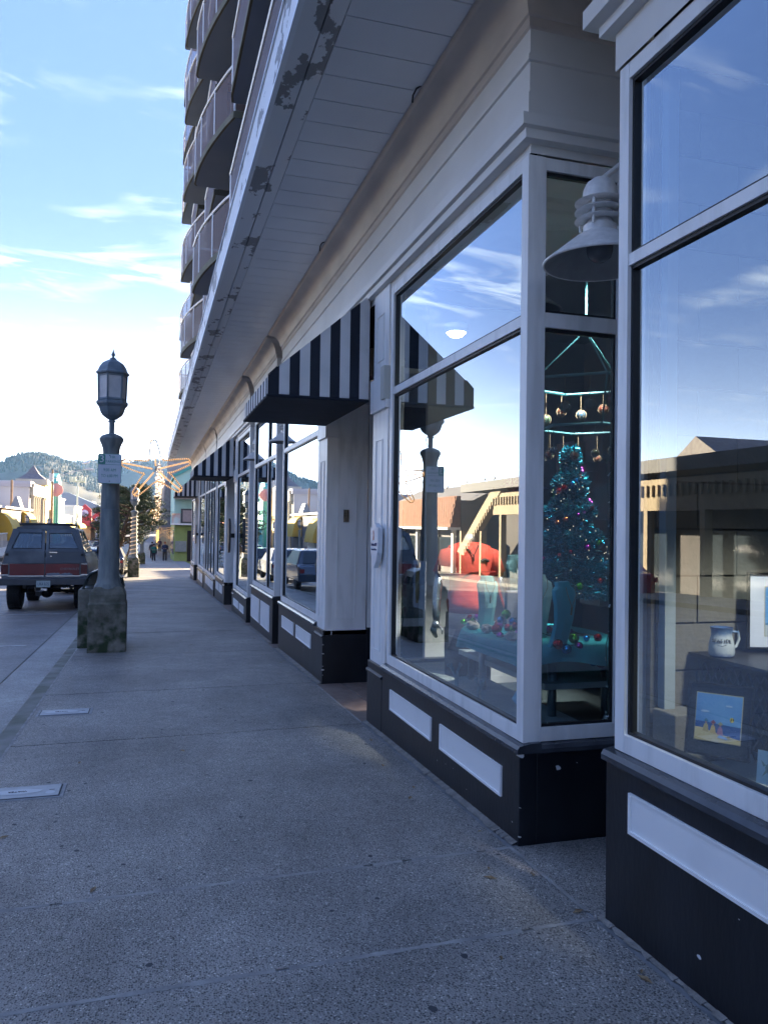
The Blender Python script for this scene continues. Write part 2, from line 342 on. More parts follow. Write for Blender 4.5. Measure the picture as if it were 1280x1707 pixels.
tag(lb.build('leaf_scraps', mat('dry_leaf', (.17, .10, .05), .8, (.30, .22, .12), 60)), kind='stuff')
TILE = mat('doorway_tile', (.16, .115, .095), .6, (.21, .16, .135), 9, .1, 40, pos=True)
# recess floors (concrete in the gaps, tile at the doors)
for y0, y1, mt, nm in [(2.9, 3.69, AGG, 'paving_slab'), (11.8, 12.28, TILE, 'doorway_tile'), (15.3, 15.75, TILE, 'doorway_tile'), (23.6, 24, TILE, 'doorway_tile'), (28.7, 28.95, TILE, 'doorway_tile')]:
    b = MB(); b.box(1.822, 3.1, y0, y1, -.05, .001, slope=1); b.build(nm, mt, side)
for y0, y1 in [(6.7, 8.6), (18.62, 20.6), (32.7, 35.0)]:
    for x0, x1 in ((1.822, 2.10), (2.112, 2.62), (2.632, 3.15)):
        b = MB(); b.box(x0, x1, y0, y1, -.05, .001, slope=1); b.build('doorway_tile', TILE, side)
# curb and gutter
cb = MB()
for a, c in zip(YS[:-1], YS[1:]):
    pr = [(-1.005, 0), (-1.13, -.004), (-1.155, -.03), (-1.165, -.128)]
    for (xa, za), (xb, zb) in zip(pr[:-1], pr[1:]): cb.quad((xa, a, G(a)+za), (xb, a, G(a)+zb), (xb, c, G(c)+zb), (xa, c, G(c)+za))
CURB = mat('curb_concrete', (.11, .115, .08), .8, (.24, .235, .215), 3, .4, 90, pos=True)
tag(cb.build('curb', CURB), kind='structure')
tag(strip(-1.67, -1.165, YS, -.13).build('gutter', GUT), kind='structure')
b = MB()
for a, c in zip(YS[:-1], YS[1:]): b.quad((-10.7, a, G(a)-.13), (-10.7, c, G(c)-.13), (-10.7, c, G(c)), (-10.7, a, G(a)))
b.add(strip(-13.6, -10.7, YS, 0).v, strip(-13.6, -10.7, YS, 0).f)
tag(b.build('opposite_sidewalk', mat('plain_concrete', (.13, .13, .125), .8, (.19, .185, .18), 1, pos=True)), kind='structure')
LINE = mat('road_line_paint', (.45, .45, .43), .7, (.3, .3, .3), 8, pos=True)
b = MB()
for y in [14, 20.2, 26.4, 32.6, 38.8, 45, 51, 57]: b.box(-3.9, -1.9, y-.05, y+.05, -.126, -.121, slope=1)
tag(b.build('parking_lines', LINE), kind='structure')
# small cobble of loose pebbles along the shop wall (fallen grit) and dirt fillet
DIRT = mat('wall_foot_dirt', (.17, .155, .135), .95, (.27, .25, .22), 14, .8, 60, pos=True)
b = MB(); rnd = random.Random(3)
for (y0, y1) in [(-2, 2.86), (3.72, 6.66), (8.6, 11.7), (12.35, 15.1), (15.85, 18.5)]:
    y = y0
    while y < y1:
        st = .05; w0 = .016+.02*rnd.random(); w1 = .016+.02*rnd.random()
        b.quad((1.895, y, G(y)+.022), (1.85-w0, y, G(y)+.0025), (1.85-w1, y+st, G(y+st)+.0025), (1.895, y+st, G(y+st)+.022)); y += st
o = b.build('wall_foot_dirt', DIRT); tag(o, kind='stuff')
b = MB()
for i in range(260):
    y = 1.2+rnd.random()**1.5*14; x = rnd.uniform(-.9, 1.75) if rnd.random() < .6 else 1.80-rnd.random()**2*.3; s = rnd.uniform(.002, .0045)
    a = rnd.random()*6; z = G(y)+s*.3
    b.add([(x+s*1.5*math.cos(a), y+s*1.5*math.sin(a), z), (x-s*math.sin(a), y+s*math.cos(a), z), (x-s*1.5*math.cos(a), y-s*1.5*math.sin(a), z), (x+s*math.sin(a), y-s*math.cos(a), z), (x, y, z+s), (x, y, z-s)],
          [(0, 1, 4), (1, 2, 4), (2, 3, 4), (3, 0, 4)])
tag(b.build('grit', mat('grit_stone', (.42, .38, .33), .8)), kind='stuff')
# water meter lids
COV = mat('lid_composite', (.30, .31, .32), .55, (.38, .39, .40), 14, .2, 80)
COV2 = mat('lid_ring', (.22, .225, .23), .7, (.3, .3, .3), 20, .3, 90)
DK = mat('dark_gap', (.012, .012, .013), .7)
def lid(yc, x0, x1, label, word):
    e = empty('water_meter_cover', ((x0+x1)/2, yc, G(yc)), label, 'utility cover', 'water meter lids in the sidewalk')
    y0, y1 = yc-.14, yc+.14
    b = MB(); b.box(x0, x1, y0, y1, -.03, .004, slope=1); b.build('collar', COV2, e, bevel=.004)
    b = MB(); b.box(x0+.025, x1-.025, y0+.02, y1-.02, -.02, .0062, slope=1); b.build('gap', DK, e)
    b = MB(); b.box(x0+.032, x1-.032, y0+.027, y1-.027, -.02, .009, slope=1); b.build('lid', COV, e, bevel=.003)
    b = MB(); xm = (x0+x1)/2
    b.prism([(xm+.13*math.cos(t)*(1 if abs(math.cos(t)) < .7 else 1.1)-.03, yc+.05*math.sin(t)) for t in [i*math.pi/10 for i in range(20)]], 'z', .0, .001)
    b.v = [(p[0], p[1], G(p[1])+p[2]+.0098) for p in b.v]; b.build('name_plate', mat('plate_grey', (.44, .46, .48), .5), e)
    b = MB(); b.box(x1-.095, x1-.065, yc-.0, yc+.008, .0092, .0102, slope=1); b.build('slot', DK, e)
    b = MB(); b.lathe([(.028, 0), (.028, .001)], (x1-.085, yc-.05, G(yc)+.010), 14); b.build('read_hole', mat('plate_grey', (0, 0, 0)), e)
    if word:
        up = Vector((0, -1, SL)).normalized(); text('WATER', 'lettering', .032, DK, face((xm-.03, yc, G(yc)+.0115), (-1, 0, 0), up), e)
lid(5.31, -1.0+.03, -.475, 'rectangular water meter lid lettered WATER, the nearer one in the sidewalk', True)
lid(7.74, -.95, -.475, 'rectangular water meter lid further along, towards the lamp post', True)

# ------------------------------------------------------------------ shop building
shop = empty('shop_building', (1.9, 0, 0), 'long white shopfront with black bases, display windows and deep peeling soffit', 'building')
ENT = [(0, 3.55), (0, 3.598), (.055, 3.602), (.06, 3.65), (.085, 3.655), (.09, 3.715), (.03, 3.722), (.03, 3.86), (.018, 3.863), (.018, 4.028), (.033, 4.032), (.033, 4.064), (.018, 4.07), (.018, 4.205)]
CRW = [(.018, 4.205), (.03, 4.215), (.032, 4.262), (.045, 4.27), (.060, 4.33), (.092, 4.40), (.14, 4.44), (.19, 4.458), (.205, 4.468), (.214, 4.482), (.214, 4.50)]
ENTN = [(0, 3.5), (0, 3.66), (.05, 3.665), (.05, 3.71), (.10, 3.72), (.10, 3.80), (.04, 3.81), (.04, 4.05), (.05, 4.055), (.05, 4.09), (.03, 4.1), (.03, 4.205)]
segs = [(-3, 2.87, 1.86, ENTN), (3.72, 11.75, 1.9, ENT), (12.3, 15.1, 1.9, ENT), (15.78, 23.6, 1.9, ENT), (24.05, 28.6, 1.9, ENT), (28.95, 38.25, 1.9, ENT)]
for (y0, y1, xf, pr) in segs:
    path = [(3.05, y1), (xf, y1), (xf, y0), (3.05, y0)]
    path = path[::-1]
    # travel so that outward is on the right: go from near-inner, along the near side, then away, then back in
    b = MB(); b.sweep(path[::-1], pr); 
    b.build('frieze', TRIMG, shop)
    b = MB(); b.sweep(path[::-1], CRW); b.build('crown_molding', CROWN, shop, smooth=2)
# soffit boards
for i in range(121):
    y = .97+.3065*i-.01
    b = MB(); b.box(1.027, 1.80, y+.0035, y+.302, 4.5, 4.52)
    if i == 0:
        o0 = b.build('soffit_board', SOFF, shop); base = y
    else:
        o = o0.copy(); col.objects.link(o); o.location = o0.location+Vector((0, y-base, 0))
for (y0, y1) in [(-3, 1.2)]:
    b = MB(); b.box(1.027, 1.8, y0, .955, 4.5, 4.52); b.build('soffit_board', SOFF, shop)
# peeling outer soffit bands
def peel():
    m = bpy.data.materials.new('peeling_paint'); m.use_nodes = True; n = m.node_tree.nodes; l = m.node_tree.links; b = n['Principled BSDF']
    p = n.new('ShaderNodeNewGeometry').outputs['Position']
    mp = n.new('ShaderNodeMapping'); mp.inputs['Scale'].default_value = (1.3, .8, 1.3); mp.inputs['Location'].default_value = (.3, .55, 0); l.new(p, mp.inputs[0])
    t = n.new('ShaderNodeTexNoise'); t.inputs['Scale'].default_value = 2.6; t.inputs['Detail'].default_value = 8; t.inputs['Roughness'].default_value = .62; l.new(mp.outputs[0], t.inputs['Vector'])
    rp = n.new('ShaderNodeValToRGB'); e = rp.color_ramp.elements; e[0].position = .556; e[1].position = .568; e[0].color = (0, 0, 0, 1); e[1].color = (1, 1, 1, 1); l.new(t.outputs[0], rp.inputs[0])
    mx = n.new('ShaderNodeMix'); mx.data_type = 'RGBA'; l.new(rp.outputs[0], mx.inputs[0]); mx.inputs[6].default_value = (.74, .75, .76, 1); mx.inputs[7].default_value = (.25, .25, .25, 1)
    l.new(mx.outputs[2], b.inputs['Base Color']); b.inputs['Roughness'].default_value = .6
    bn = n.new('ShaderNodeBump'); bn.inputs['Strength'].default_value = .5; bn.inputs['Distance'].default_value = .004; bn.invert = True; l.new(rp.outputs[0], bn.inputs['Height']); l.new(bn.outputs[0], b.inputs['Normal'])
    return m
PEEL = peel()
b = MB(); b.box(.775, .914, -3, 38.2, 4.498, 4.53); b.build('soffit_band', PEEL, shop)
b = MB(); b.box(.921, 1.021, -3, 38.2, 4.493, 4.53); b.build('soffit_band', PEEL, shop)
b = MB(); b.box(.751, .775, -3, 38.25, 4.52, 4.83); b.build('fascia', PEEL, shop)
b = MB(); b.box(.740, .775, -3, 38.25, 4.488, 4.51); b.box(.736, .775, -3, 38.25, 4.835, 4.852); b.build('metal_edge', mat('edge_white', (.8, .82, .85), .3), shop)
b = MB(); b.box(.775, 30, -3, 38.2, 4.535, 4.83); b.box(1.81, 3.4, -3, 38.2, 4.501, 4.533); b.box(8, 30, -3, 38.2, -1.5, 4.5)
b.build('roof_slab', mat('roof_grey', (.16, .16, .16), .8), shop)
# little drip hooks on the crown
b = MB()
for y in (4.90, 7.91): b.tube([(1.68, y-.02, 4.502), (1.655, y, 4.49), (1.65, y+.06, 4.475), (1.65, y+.07, 4.43)], .006, 5)
b.build('drip_hook', DK, shop)
# rear walls, gap walls, doors
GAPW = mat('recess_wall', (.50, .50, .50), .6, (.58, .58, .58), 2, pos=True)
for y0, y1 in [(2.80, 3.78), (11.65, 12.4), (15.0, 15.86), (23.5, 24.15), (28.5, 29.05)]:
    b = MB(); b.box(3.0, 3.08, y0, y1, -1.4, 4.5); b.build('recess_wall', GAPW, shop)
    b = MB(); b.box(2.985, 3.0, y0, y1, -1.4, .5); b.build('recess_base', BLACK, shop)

def bay(y0, y1, zs, x=1.88, mull=(), panels=(), left_pil=False, right_pil=False, fy0=None, fy1=None, ztop=3.545, side=True, sidefar=True, pz=None, side_x=3.0, trz=(2.64, 2.70)):
    """display window bay between y0 (near) and y1 (far); zs: ledge height"""
    g0 = min(G(y0), G(y1))-.08; xb = side_x
    # plinth
    P = MB(); xi = x
    pa = y0 if not right_pil else y0; 
    P.prism([(y0, g0), (y1, g0), (y1, zs-.05), (y0, zs-.05)], 'x', xi, xi+.10)
    P.box(xi+.10, xb, y0, y0+.08, g0, zs-.05); P.box(xi+.10, xb, y1-.08, y1, g0, zs-.05)
    root = P.build('window_bay', BLACK, shop, bevel=.004)
    l0 = y0-.012 if not right_pil else right_pil; l1 = y1+.012 if not left_pil else left_pil
    b = MB(); b.prism([(xi-.018, zs-.052), (xi-.018, zs-.03), (xi-.005, zs-.012), (xi+.06, zs), (xi+.12, zs), (xi+.12, zs-.052)], 'y', l0, l1)
    if side and not right_pil: b.prism([(y0-.018, zs-.052), (y0-.018, zs-.03), (y0-.005, zs-.012), (y0+.06, zs), (y0+.12, zs), (y0+.12, zs-.052)], 'x', xi+.121, xb)
    b.build('ledge', LEDGE, root)
    f0 = l0+.02 if right_pil else y0+.02; f1 = l1-.02 if left_pil else y1-.02
    if fy0: f0 = fy0
    if fy1: f1 = fy1
    X0, X1 = xi+.028, xi+.085; fw = .075
    F = MB()
    F.box(X0, X1, f0, f1, zs-.005, zs+.07)                # bottom rail
    F.box(X0, X1, f0, f1, ztop-.07, ztop)                 # head
    cx = .11 if (side and not right_pil) else .045
    F.box(X0-.002, X1+.03, f0-.002, f0+.065 if cx < .1 else f0+.075, zs-.004, ztop-.001)
    F.box(X0-.002, X1, f1-.065, f1+.001, zs-.004, ztop-.001)
    trb, trt = trz
    F.box(X0+.004, X1, f0+.06, f1-.06, trb, trt)
    for m in mull: F.box(X0+.003, X1-.002, m-.022, m+.022, zs+.068, trb+.002); F.box(X0+.003, X1-.002, m-.022, m+.022, trt-.002, ztop-.068)
    if side and not right_pil:
        F.box(X1+.03, X0+.105, f0-.001, f0+.05, zs-.003, ztop-.002)
        F.box(X0+.105, xb-.02, f0+.003, f0+.05, zs-.003, zs+.07); F.box(X0+.105, xb-.02, f0+.003, f0+.05, ztop-.07, ztop-.002)
        F.box(X0+.105, xb-.02, f0+.005, f0+.045, trb-.01, trt+.01); F.box(2.44, 2.56, f0+.002, f0+.052, zs-.003, ztop-.002)
        F.box(2.56, xb-.02, f0+.012, f0+.048, zs+.07, ztop-.07)
    fr = F.build('frame', WHITE, root, bevel=.002)
    # black seals
    S = MB(); ys = [f0+(.075 if cx > .1 else .065)]+sorted(mull)+[f1-.065]
    for a, c in zip(ys[:-1], ys[1:]):
        a2 = a+(.022 if a in mull else 0); c2 = c-(.022 if c in mull else 0)
        for (za, zb) in ((zs+.07, trb), (trt, ztop-.07)):
            for q in ((a2, a2+.012, za, zb), (c2-.012, c2, za, zb), (a2+.012, c2-.012, za, za+.012), (a2+.012, c2-.012, zb-.014, zb)): S.box(X0+.016, X1-.004, *q)
            g = MB(); xg = X0+.034; g.quad((xg, a2+.006, za+.006), (xg, a2+.006, zb-.006), (xg, c2-.006, zb-.006), (xg, c2-.006, za+.006)); g.build('pane', GLASS, root)
    if side and not right_pil:
        for (za, zb) in ((zs+.07, trb-.01), (trt+.01, ztop-.07)):
            for q in ((X0+.105, X0+.117, za, zb), (2.428, 2.44, za, zb)): S.box(q[0], q[1], f0+.02, f0+.044, q[2], q[3])
            S.box(X0+.117, 2.428, f0+.02, f0+.044, zb-.022, zb); S.box(X0+.117, 2.428, f0+.02, f0+.044, za, za+.015)
            g = MB(); g.quad((X0+.107, f0+.03, za+.004), (2.438, f0+.03, za+.004), (2.438, f0+.03, zb-.004), (X0+.107, f0+.03, zb-.004)); g.build('pane', GLASS, root)
    S.build('seal', SEAL, root)
    # recessed white panels with a thin bright bead
    for (a, c, za, zb) in panels:
        b = MB(); b.box(xi-.004, xi+.01, a, c, za, zb)
        b.box(xi-.012, xi-.004, a, a+.012, za, zb); b.box(xi-.012, xi-.004, c-.012, c, za, zb); b.box(xi-.012, xi-.004, a+.012, c-.012, za, za+.012); b.box(xi-.009, xi-.004, a+.012, c-.012, zb-.01, zb)
        b.build('panel', PANEL, root)
    # inner sill and head board
    b = MB(); b.box(X1+.002, X1+.5, f0+.06, f1-.01, zs-.04, zs-.008); b.build('display_sill', mat('sill_wood', (.30, .34, .34), .6, (.38, .4, .4), 5), root)
    b = MB(); b.box(X1+.002, X1+.3, f0+.06, f1-.01, ztop+.0, ztop+.03); b.box(xi+.13, xb, f0+.06, f1, ztop+.031, ztop+.06); b.build('head_board', GAPW, root)
    if not left_pil: 
        b = MB(); b.box(xi+.13, xb, y1-.06, y1-.001, zs-.04, ztop+.06); b.build('side_wall', GAPW, root)
    return root
def pilaster(y0, y1, zb, side_depth=0, near=False, x=1.88):
    """white pilaster on black base"""
    g0 = min(G(y0), G(y1))-.08
    B = MB(); B.box(x-.003, x+.16 if not side_depth else x+side_depth+.02, y0-.004, y1+.004, g0, zb)
    B.prism([(x-.018, zb-.03), (x-.018, zb-.012), (x-.0, zb), (x+.06, zb), (x+.06, zb-.03)], 'y', y0-.014, y1+.005)
    root = B.build('pilaster_base', BLACK, shop, bevel=.004)
    W = MB(); W.box(x+.02, x+.16 if not side_depth else x+side_depth, y0, y1, zb+.002, 3.597); 
    root2 = W.build('pilaster', WHITE, shop, bevel=.003)
    D = MB()
    def rim(a, c, za, zb2, xx=x+.018):   # bead outlining the sunk panel
        t = .007
        D.box(xx-.006, xx+.004, a, a+t, za, zb2); D.box(xx-.006, xx+.004, c-t, c, za, zb2); D.box(xx-.006, xx+.004, a+t, c-t, za, za+t); D.box(xx-.006, xx+.004, a+t, c-t, zb2-t, zb2)
    w = y1-y0
    rim(y0+w*.30, y1-w*.26, zb+.18, 2.30); rim(y0+w*.30, y1-w*.26, 2.98, 3.38)
    if side_depth:
        a, c = x+.15, x+side_depth-.13; t = .007
        for q in ((a, a+t, zb+.18, 2.5), (c-t, c, zb+.18, 2.5)): D.box(q[0], q[1], y0-.008, y0+.004, q[2], q[3])
        D.box(a+t, c-t, y0-.008, y0+.004, zb+.18, zb+.18+t); D.box(a+t, c-t, y0-.008, y0+.004, 2.5-t, 2.5)
    D.build('panel_bead', WHITE, root2)
    C = MB(); C.box(x-.005, x+.16, y0-.012, y1+.02, 2.55, 2.84); C.build('pilaster_collar', WHITE, root2, bevel=.003)
    return root2

# near bay (A)
bay(-2.2, 2.872, .645, x=1.845, panels=[(.9, 2.70, .35, .51)], ztop=3.50, trz=(2.645, 2.695))
# bay B with its pilaster
bay(3.705, 6.66, .43, x=1.865, panels=[(3.91, 4.85, .09, .255), (5.02, 5.965, .095, .255)], left_pil=6.20)
pilaster(6.215, 6.66, .315, x=1.865)
# bay D
bay(8.60, 11.72, .43, panels=[(9.25, 10.22, .075, .245), (10.42, 11.38, .07, .24)], right_pil=9.03, side=False)
pilaster(8.60, 9.01, .325, side_depth=.50)
# bay E
bay(12.32, 15.08, .43, mull=(13.29,), panels=[(12.62, 13.65, -.175, .245), (13.83, 14.99, -.175, .24)])
# bay F + pilaster
bay(15.80, 18.6, .10, panels=[(16.2, 17.0, -.28, -.13), (17.2, 18.2, -.28, -.125)], left_pil=18.2)
pilaster(18.21, 18.6, -.03)
# bay G
bay(20.62, 23.58, .10, panels=[(21.2, 22.1, -.30, -.08), (22.3, 23.2, -.3, -.08)], right_pil=21.05, side=False)
pilaster(20.62, 21.03, -.02, side_depth=.50)
bay(24.08, 28.58, -.10, mull=(25, 26.2, 27.4), panels=[(24.3, 25.2, -.45, -.2), (25.4, 26.5, -.45, -.2), (26.7, 27.6, -.45, -.2)])
bay(28.98, 32.66, -.12, panels=[(29.3, 30.5, -.60, -.28), (30.8, 31.9, -.60, -.28)], left_pil=32.25)
pilaster(32.26, 32.66, -.2)
bay(35.05, 38.2, -.22, panels=[(35.4, 36.5, -.72, -.36), (36.8, 37.8, -.72, -.36)], right_pil=35.5, side=False)
pilaster(35.05, 35.48, -.22, side_depth=.50)
# doorways: side walls with window strips and a glazed door
DOORM = mat('door_frame_paint', (.5, .5, .5), .4)
for (y0, y1) in [(6.66, 8.6), (18.6, 20.62), (32.66, 35.05)]:
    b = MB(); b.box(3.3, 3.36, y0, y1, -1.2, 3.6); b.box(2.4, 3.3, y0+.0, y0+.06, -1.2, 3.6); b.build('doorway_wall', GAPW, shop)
    # strip window in the side wall facing the viewer
    zb = .40+G(y0)+.17
    b = MB(); b.box(2.39, 2.47, y1-.0, y1+.05, zb, 3.597); b.box(2.47, 3.3, y1, y1+.05, zb, zb+.09); b.box(2.47, 3.3, y1, y1+.05, 2.5, 2.6); b.box(3.2, 3.3, y1+.001, y1+.05, zb, 3.59)
    fr = b.build('doorway_frame', WHITE, shop)
    b = MB(); b.box(2.39, 3.3, y1-.01, y1+.06, -1.2, zb); b.build('doorway_base', BLACK, shop)
    b = MB(); b.quad((2.47, y1+.03, zb+.09), (3.2, y1+.03, zb+.09), (3.2, y1+.03, 3.5), (2.47, y1+.03, 3.5)); b.build('pane', GLASS, fr)
    gz = G(y0)
    b = MB(); b.box(3.25, 3.31, y0+.5, y1-.5, gz-.05, gz+.25); b.box(3.25, 3.31, y0+.5, y0+.6, gz+.25, gz+2.2); b.box(3.25, 3.31, y1-.6, y1-.5, gz+.25, gz+2.2); b.box(3.25, 3.31, y0+.6, y1-.6, gz+2.1, gz+2.2)
    d = b.build('shop_door', DOORM, shop)
    b = MB(); b.quad((3.27, y0+.6, gz+.25), (3.27, y1-.6, gz+.25), (3.27, y1-.6, gz+2.1), (3.27, y0+.6, gz+2.1)); b.build('pane', GLASS, d)
    b = MB(); b.tube([(3.24, y0+.66, gz+.95), (3.2, y0+.66, gz+.95), (3.2, y0+.66, gz+1.25), (3.24, y0+.66, gz+1.25)], .012, 6); b.build('handle', DK, d)
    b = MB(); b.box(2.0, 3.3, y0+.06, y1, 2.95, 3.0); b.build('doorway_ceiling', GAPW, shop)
# interior shell
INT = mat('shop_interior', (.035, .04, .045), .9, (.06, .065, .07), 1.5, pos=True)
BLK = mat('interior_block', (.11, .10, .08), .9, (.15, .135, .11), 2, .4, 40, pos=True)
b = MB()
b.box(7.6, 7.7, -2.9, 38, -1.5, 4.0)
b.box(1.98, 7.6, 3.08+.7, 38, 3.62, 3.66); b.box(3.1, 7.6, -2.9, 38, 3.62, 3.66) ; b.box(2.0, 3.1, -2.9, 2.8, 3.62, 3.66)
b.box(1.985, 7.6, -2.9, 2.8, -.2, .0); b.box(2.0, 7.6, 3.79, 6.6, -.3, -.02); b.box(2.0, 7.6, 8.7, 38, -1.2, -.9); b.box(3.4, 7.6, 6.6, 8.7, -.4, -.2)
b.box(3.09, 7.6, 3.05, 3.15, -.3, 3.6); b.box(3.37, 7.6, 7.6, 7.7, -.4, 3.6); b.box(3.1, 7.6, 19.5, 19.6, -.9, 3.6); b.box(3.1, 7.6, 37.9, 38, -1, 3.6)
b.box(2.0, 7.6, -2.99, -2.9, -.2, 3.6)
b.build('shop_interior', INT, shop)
# block partition seen through the near window: single blocks
zz = .0; row = 0
bw = tag(MB().box(1.97, 3.0, 2.752, 2.78, -.1, 3.5).build('block_wall', mat('block_mortar', (.07, .065, .055), .9), shop))
while zz < 3.3:
    xx = 1.99+(.0 if row % 2 else -.2)
    while xx < 3.0:
        a, c = max(1.995, xx), min(2.98, xx+.392)
        if c-a > .03:
            b = MB(); pr = rnd.uniform(0, .006); b.box(a, c, 2.745-pr, 2.753, zz+.004, zz+.19); b.build('block', BLK, bw)
        xx += .4
    zz += .195; row += 1
b = MB(); b.box(1.975, 2.20, 2.60, 2.742, .64, .83); b.build('block_pier', BLK, shop, bevel=.006)
# tall white posts of the inner partition of the near window
b = MB(); b.box(2.00, 2.05, 2.70, 2.744, .83, 3.45); b.build('inner_post', mat('grey_post', (.28, .32, .34), .6), shop)
b = MB(); b.box(2.57, 2.62, 2.66, 2.744, .6, 3.45); b.box(2.64, 2.66, 2.66, 2.744, .6, 3.45); b.build('inner_post', WHITE, shop)

# ------------------------------------------------------------------ awnings
def awning(y0, y1, label):
    e = empty('striped_awning', (1.88, (y0+y1)/2, 2.7), label, 'awning', 'striped awnings over the shop doors')
    xw, xf = 1.872, .969; n = 10
    def top(x): 
        if x < 1.04: return 2.861+(x-.969)/(.071)*.073
        return 2.934+(x-1.04)/(xw-1.04)*(3.65-2.934)
    for ys, nm in ((y0, 'side_panel'), (y1, 'side_panel')):
        b = MB(); xs = [xf+(xw-xf)*i/n for i in range(n+1)]
        for i in range(n):
            a, c = xs[i], xs[i+1]; pts = [(a, 2.70), (c, 2.70), (c, top(c))]+([(1.04, 2.934)] if a < 1.04 < c else [])+[(a, top(a))]
            b.prism(pts, 'y', ys-.004, ys+.004, i % 2)
        b.build(nm, [AWB, AWW], e)
    b = MB(); m = int(round((y1-y0)/.1)) | 1
    for i in range(m):
        a, c = y0+.005+(y1-y0-.01)*i/m, y0+.005+(y1-y0-.01)*(i+1)/m
        for (p, q) in (((xf, 2.70), (xf, 2.861)), ((xf, 2.861), (1.04, 2.934)), ((1.04, 2.934), (xw, 3.65))):
            b.quad((p[0], a, p[1]), (p[0], c, p[1]), (q[0], c, q[1]), (q[0], a, q[1]), (i+1) % 2)
    b.build('canopy_cloth', [AWB, AWW], e)
    b = MB(); b.box(xf-.002, xw, y0-.002, y1+.002, 2.672, 2.70); b.build('underside', AWB, e, bevel=.012)
    b = MB(); b.tube([(xf-.004, y0-.006, 2.685), (xf-.004, y1+.006, 2.685)], .014, 6); b.tube([(xf, y0-.006, 2.685), (xw, y0-.006, 2.685)], .014, 6)
    b.tube([(xf-.004, y0-.006, 2.69), (xf-.004, y0-.006, 2.865), (1.038, y0-.006, 2.938)], .006, 6); b.build('hem', AWB, e)
    return e
awning(6.78, 8.56, 'black and white striped awning over the nearest shop doorway')
awning(18.72, 20.55, 'black and white striped awning over the middle doorway')
awning(32.78, 34.95, 'black and white striped awning at the far end of the white shopfront')

# ------------------------------------------------------------------ wall lamps in the gaps
LW = mat('lamp_white_enamel', (.80, .78, .75), .4, (.66, .65, .62), 22, .05, 60)
LB = mat('bulb_glass', (.16, .17, .18), .15)
def wall_lamp(x, y, label, z=2.835):
    e = empty('wall_lamp', (x, y, z), label, 'wall lamp', 'white dome lamps in the gaps of the shopfront'); c = (x, y, z)
    b = MB(); b.lathe([(.300, .004), (.306, 0), (.312, .004), (.314, .012), (.30, .022), (.13, .155), (.095, .175)], c, 40, cap=False); b.build('shade', LW, e, smooth=2)
    b = MB(); b.lathe([(.3005, .004), (.120, .148), (.02, .15)], c, 40, cap=False); b.build('shade_inside', mat('lamp_inside_shaded', (.34, .34, .34), .5, (.28, .28, .28), 9), e, smooth=2)  # inside coloured darker than the enamel, standing for the shade under the lamp
    b = MB(); b.lathe([(.09, .172), (.092, .215), (.075, .22), (.075, .235), (.02, .24)], c, 24); b.build('neck', LW, e, smooth=2)
    for zq in (.245, .295, .345):
        b = MB(); b.lathe([(.07, zq), (.128, zq-.006), (.140, zq), (.128, zq+.008), (.07, zq+.01)], c, 32); b.build('cooling_ring', LW, e, smooth=2)
    for k in range(4):
        a = k*math.pi/2+.7; b = MB(); b.tube([(x+.112*math.cos(a), y+.112*math.sin(a), z+.2), (x+.112*math.cos(a), y+.112*math.sin(a), z+.35)], .008, 6); b.build('strut', LW, e)
    b = MB(); b.lathe([(.095, .355), (.096, .38), (.092, .42), (.075, .455), (.045, .478), (.0001, .487)], c, 28); b.lathe([(.07, .235), (.07, .36)], c, 20); b.build('dome', LW, e, smooth=2)
    b = MB(); b.lathe([(.0001, .012), (.035, .018), (.062, .04), (.072, .075), (.072, .145)], c, 20); b.build('globe', LB, e, smooth=1)
    b = MB(); b.tube([(x, y, z+.47), (x+.15, y, z+.60), (x+.4, y, z+.64), (x+(2.995-x)/.87, y, z+.55)], .016, 8); b.build('arm', LW, e, smooth=2)
    e.scale = (.87, .87, .87)
wall_lamp(2.06, 3.30, 'white gooseneck dome lamp hanging in the nearest gap of the shopfront, large in view')
wall_lamp(2.0, 12.0, 'white dome lamp in the second gap of the shopfront, just beyond the first doorway bay')
wall_lamp(2.0, 15.45, 'white dome lamp in the third gap of the shopfront')

# shield sign on pilaster
e = empty('shield_sign', (1.80, 6.42, 1.5), 'small white shield sign with blue lettering mounted on the doorway pilaster', 'sign')
SW = mat('sign_white', (.72, .75, .78), .4, (.66, .69, .72), 6)
pts = []
for (yy, z) in [(-.14, .20), (-.10, .19), (-.05, .23), (0, .245), (.05, .23), (.10, .19), (.14, .20), (.145, .05), (.13, -.10), (.08, -.2), (0, -.285), (-.08, -.2), (-.13, -.10), (-.145, .05)]: pts.append((6.37+yy*.80, 1.405+z*.72))
b = MB(); b.prism(pts, 'x', 1.825, 1.868); b.build('board', SW, e, bevel=.004)
mt = face((1.823, 6.37, 1.40), (0, -1, 0), (0, 0, 1))
BL = mat('sign_blue', (.03, .04, .15), .6)
text('Starfires N.W', 'lettering', .040, BL, mt, e, sx=.75); text('Company Beach Store', 'lettering', .023, BL, face((1.823, 6.37, 1.36), (0, -1, 0), (0, 0, 1)), e, sx=.72)
b = MB(); q = [(6.50, 1.455), (6.485, 1.46), (6.47, 1.42), (6.50, 1.345), (6.51, 1.35), (6.49, 1.405)]; b.prism(q, 'x', 1.786, 1.79); b.prism([(6.478, 1.40), (6.47, 1.35), (6.463, 1.352), (6.47, 1.405)], 'x', 1.786, 1.79); b.v = [(p[0]+.036, 6.39+(p[1]-6.49)*.75, 1.475+(p[2]-1.40)*.75) for p in b.v]; b.build('emblem', mat('sign_orange', (.5, .12, .04), .6), e)
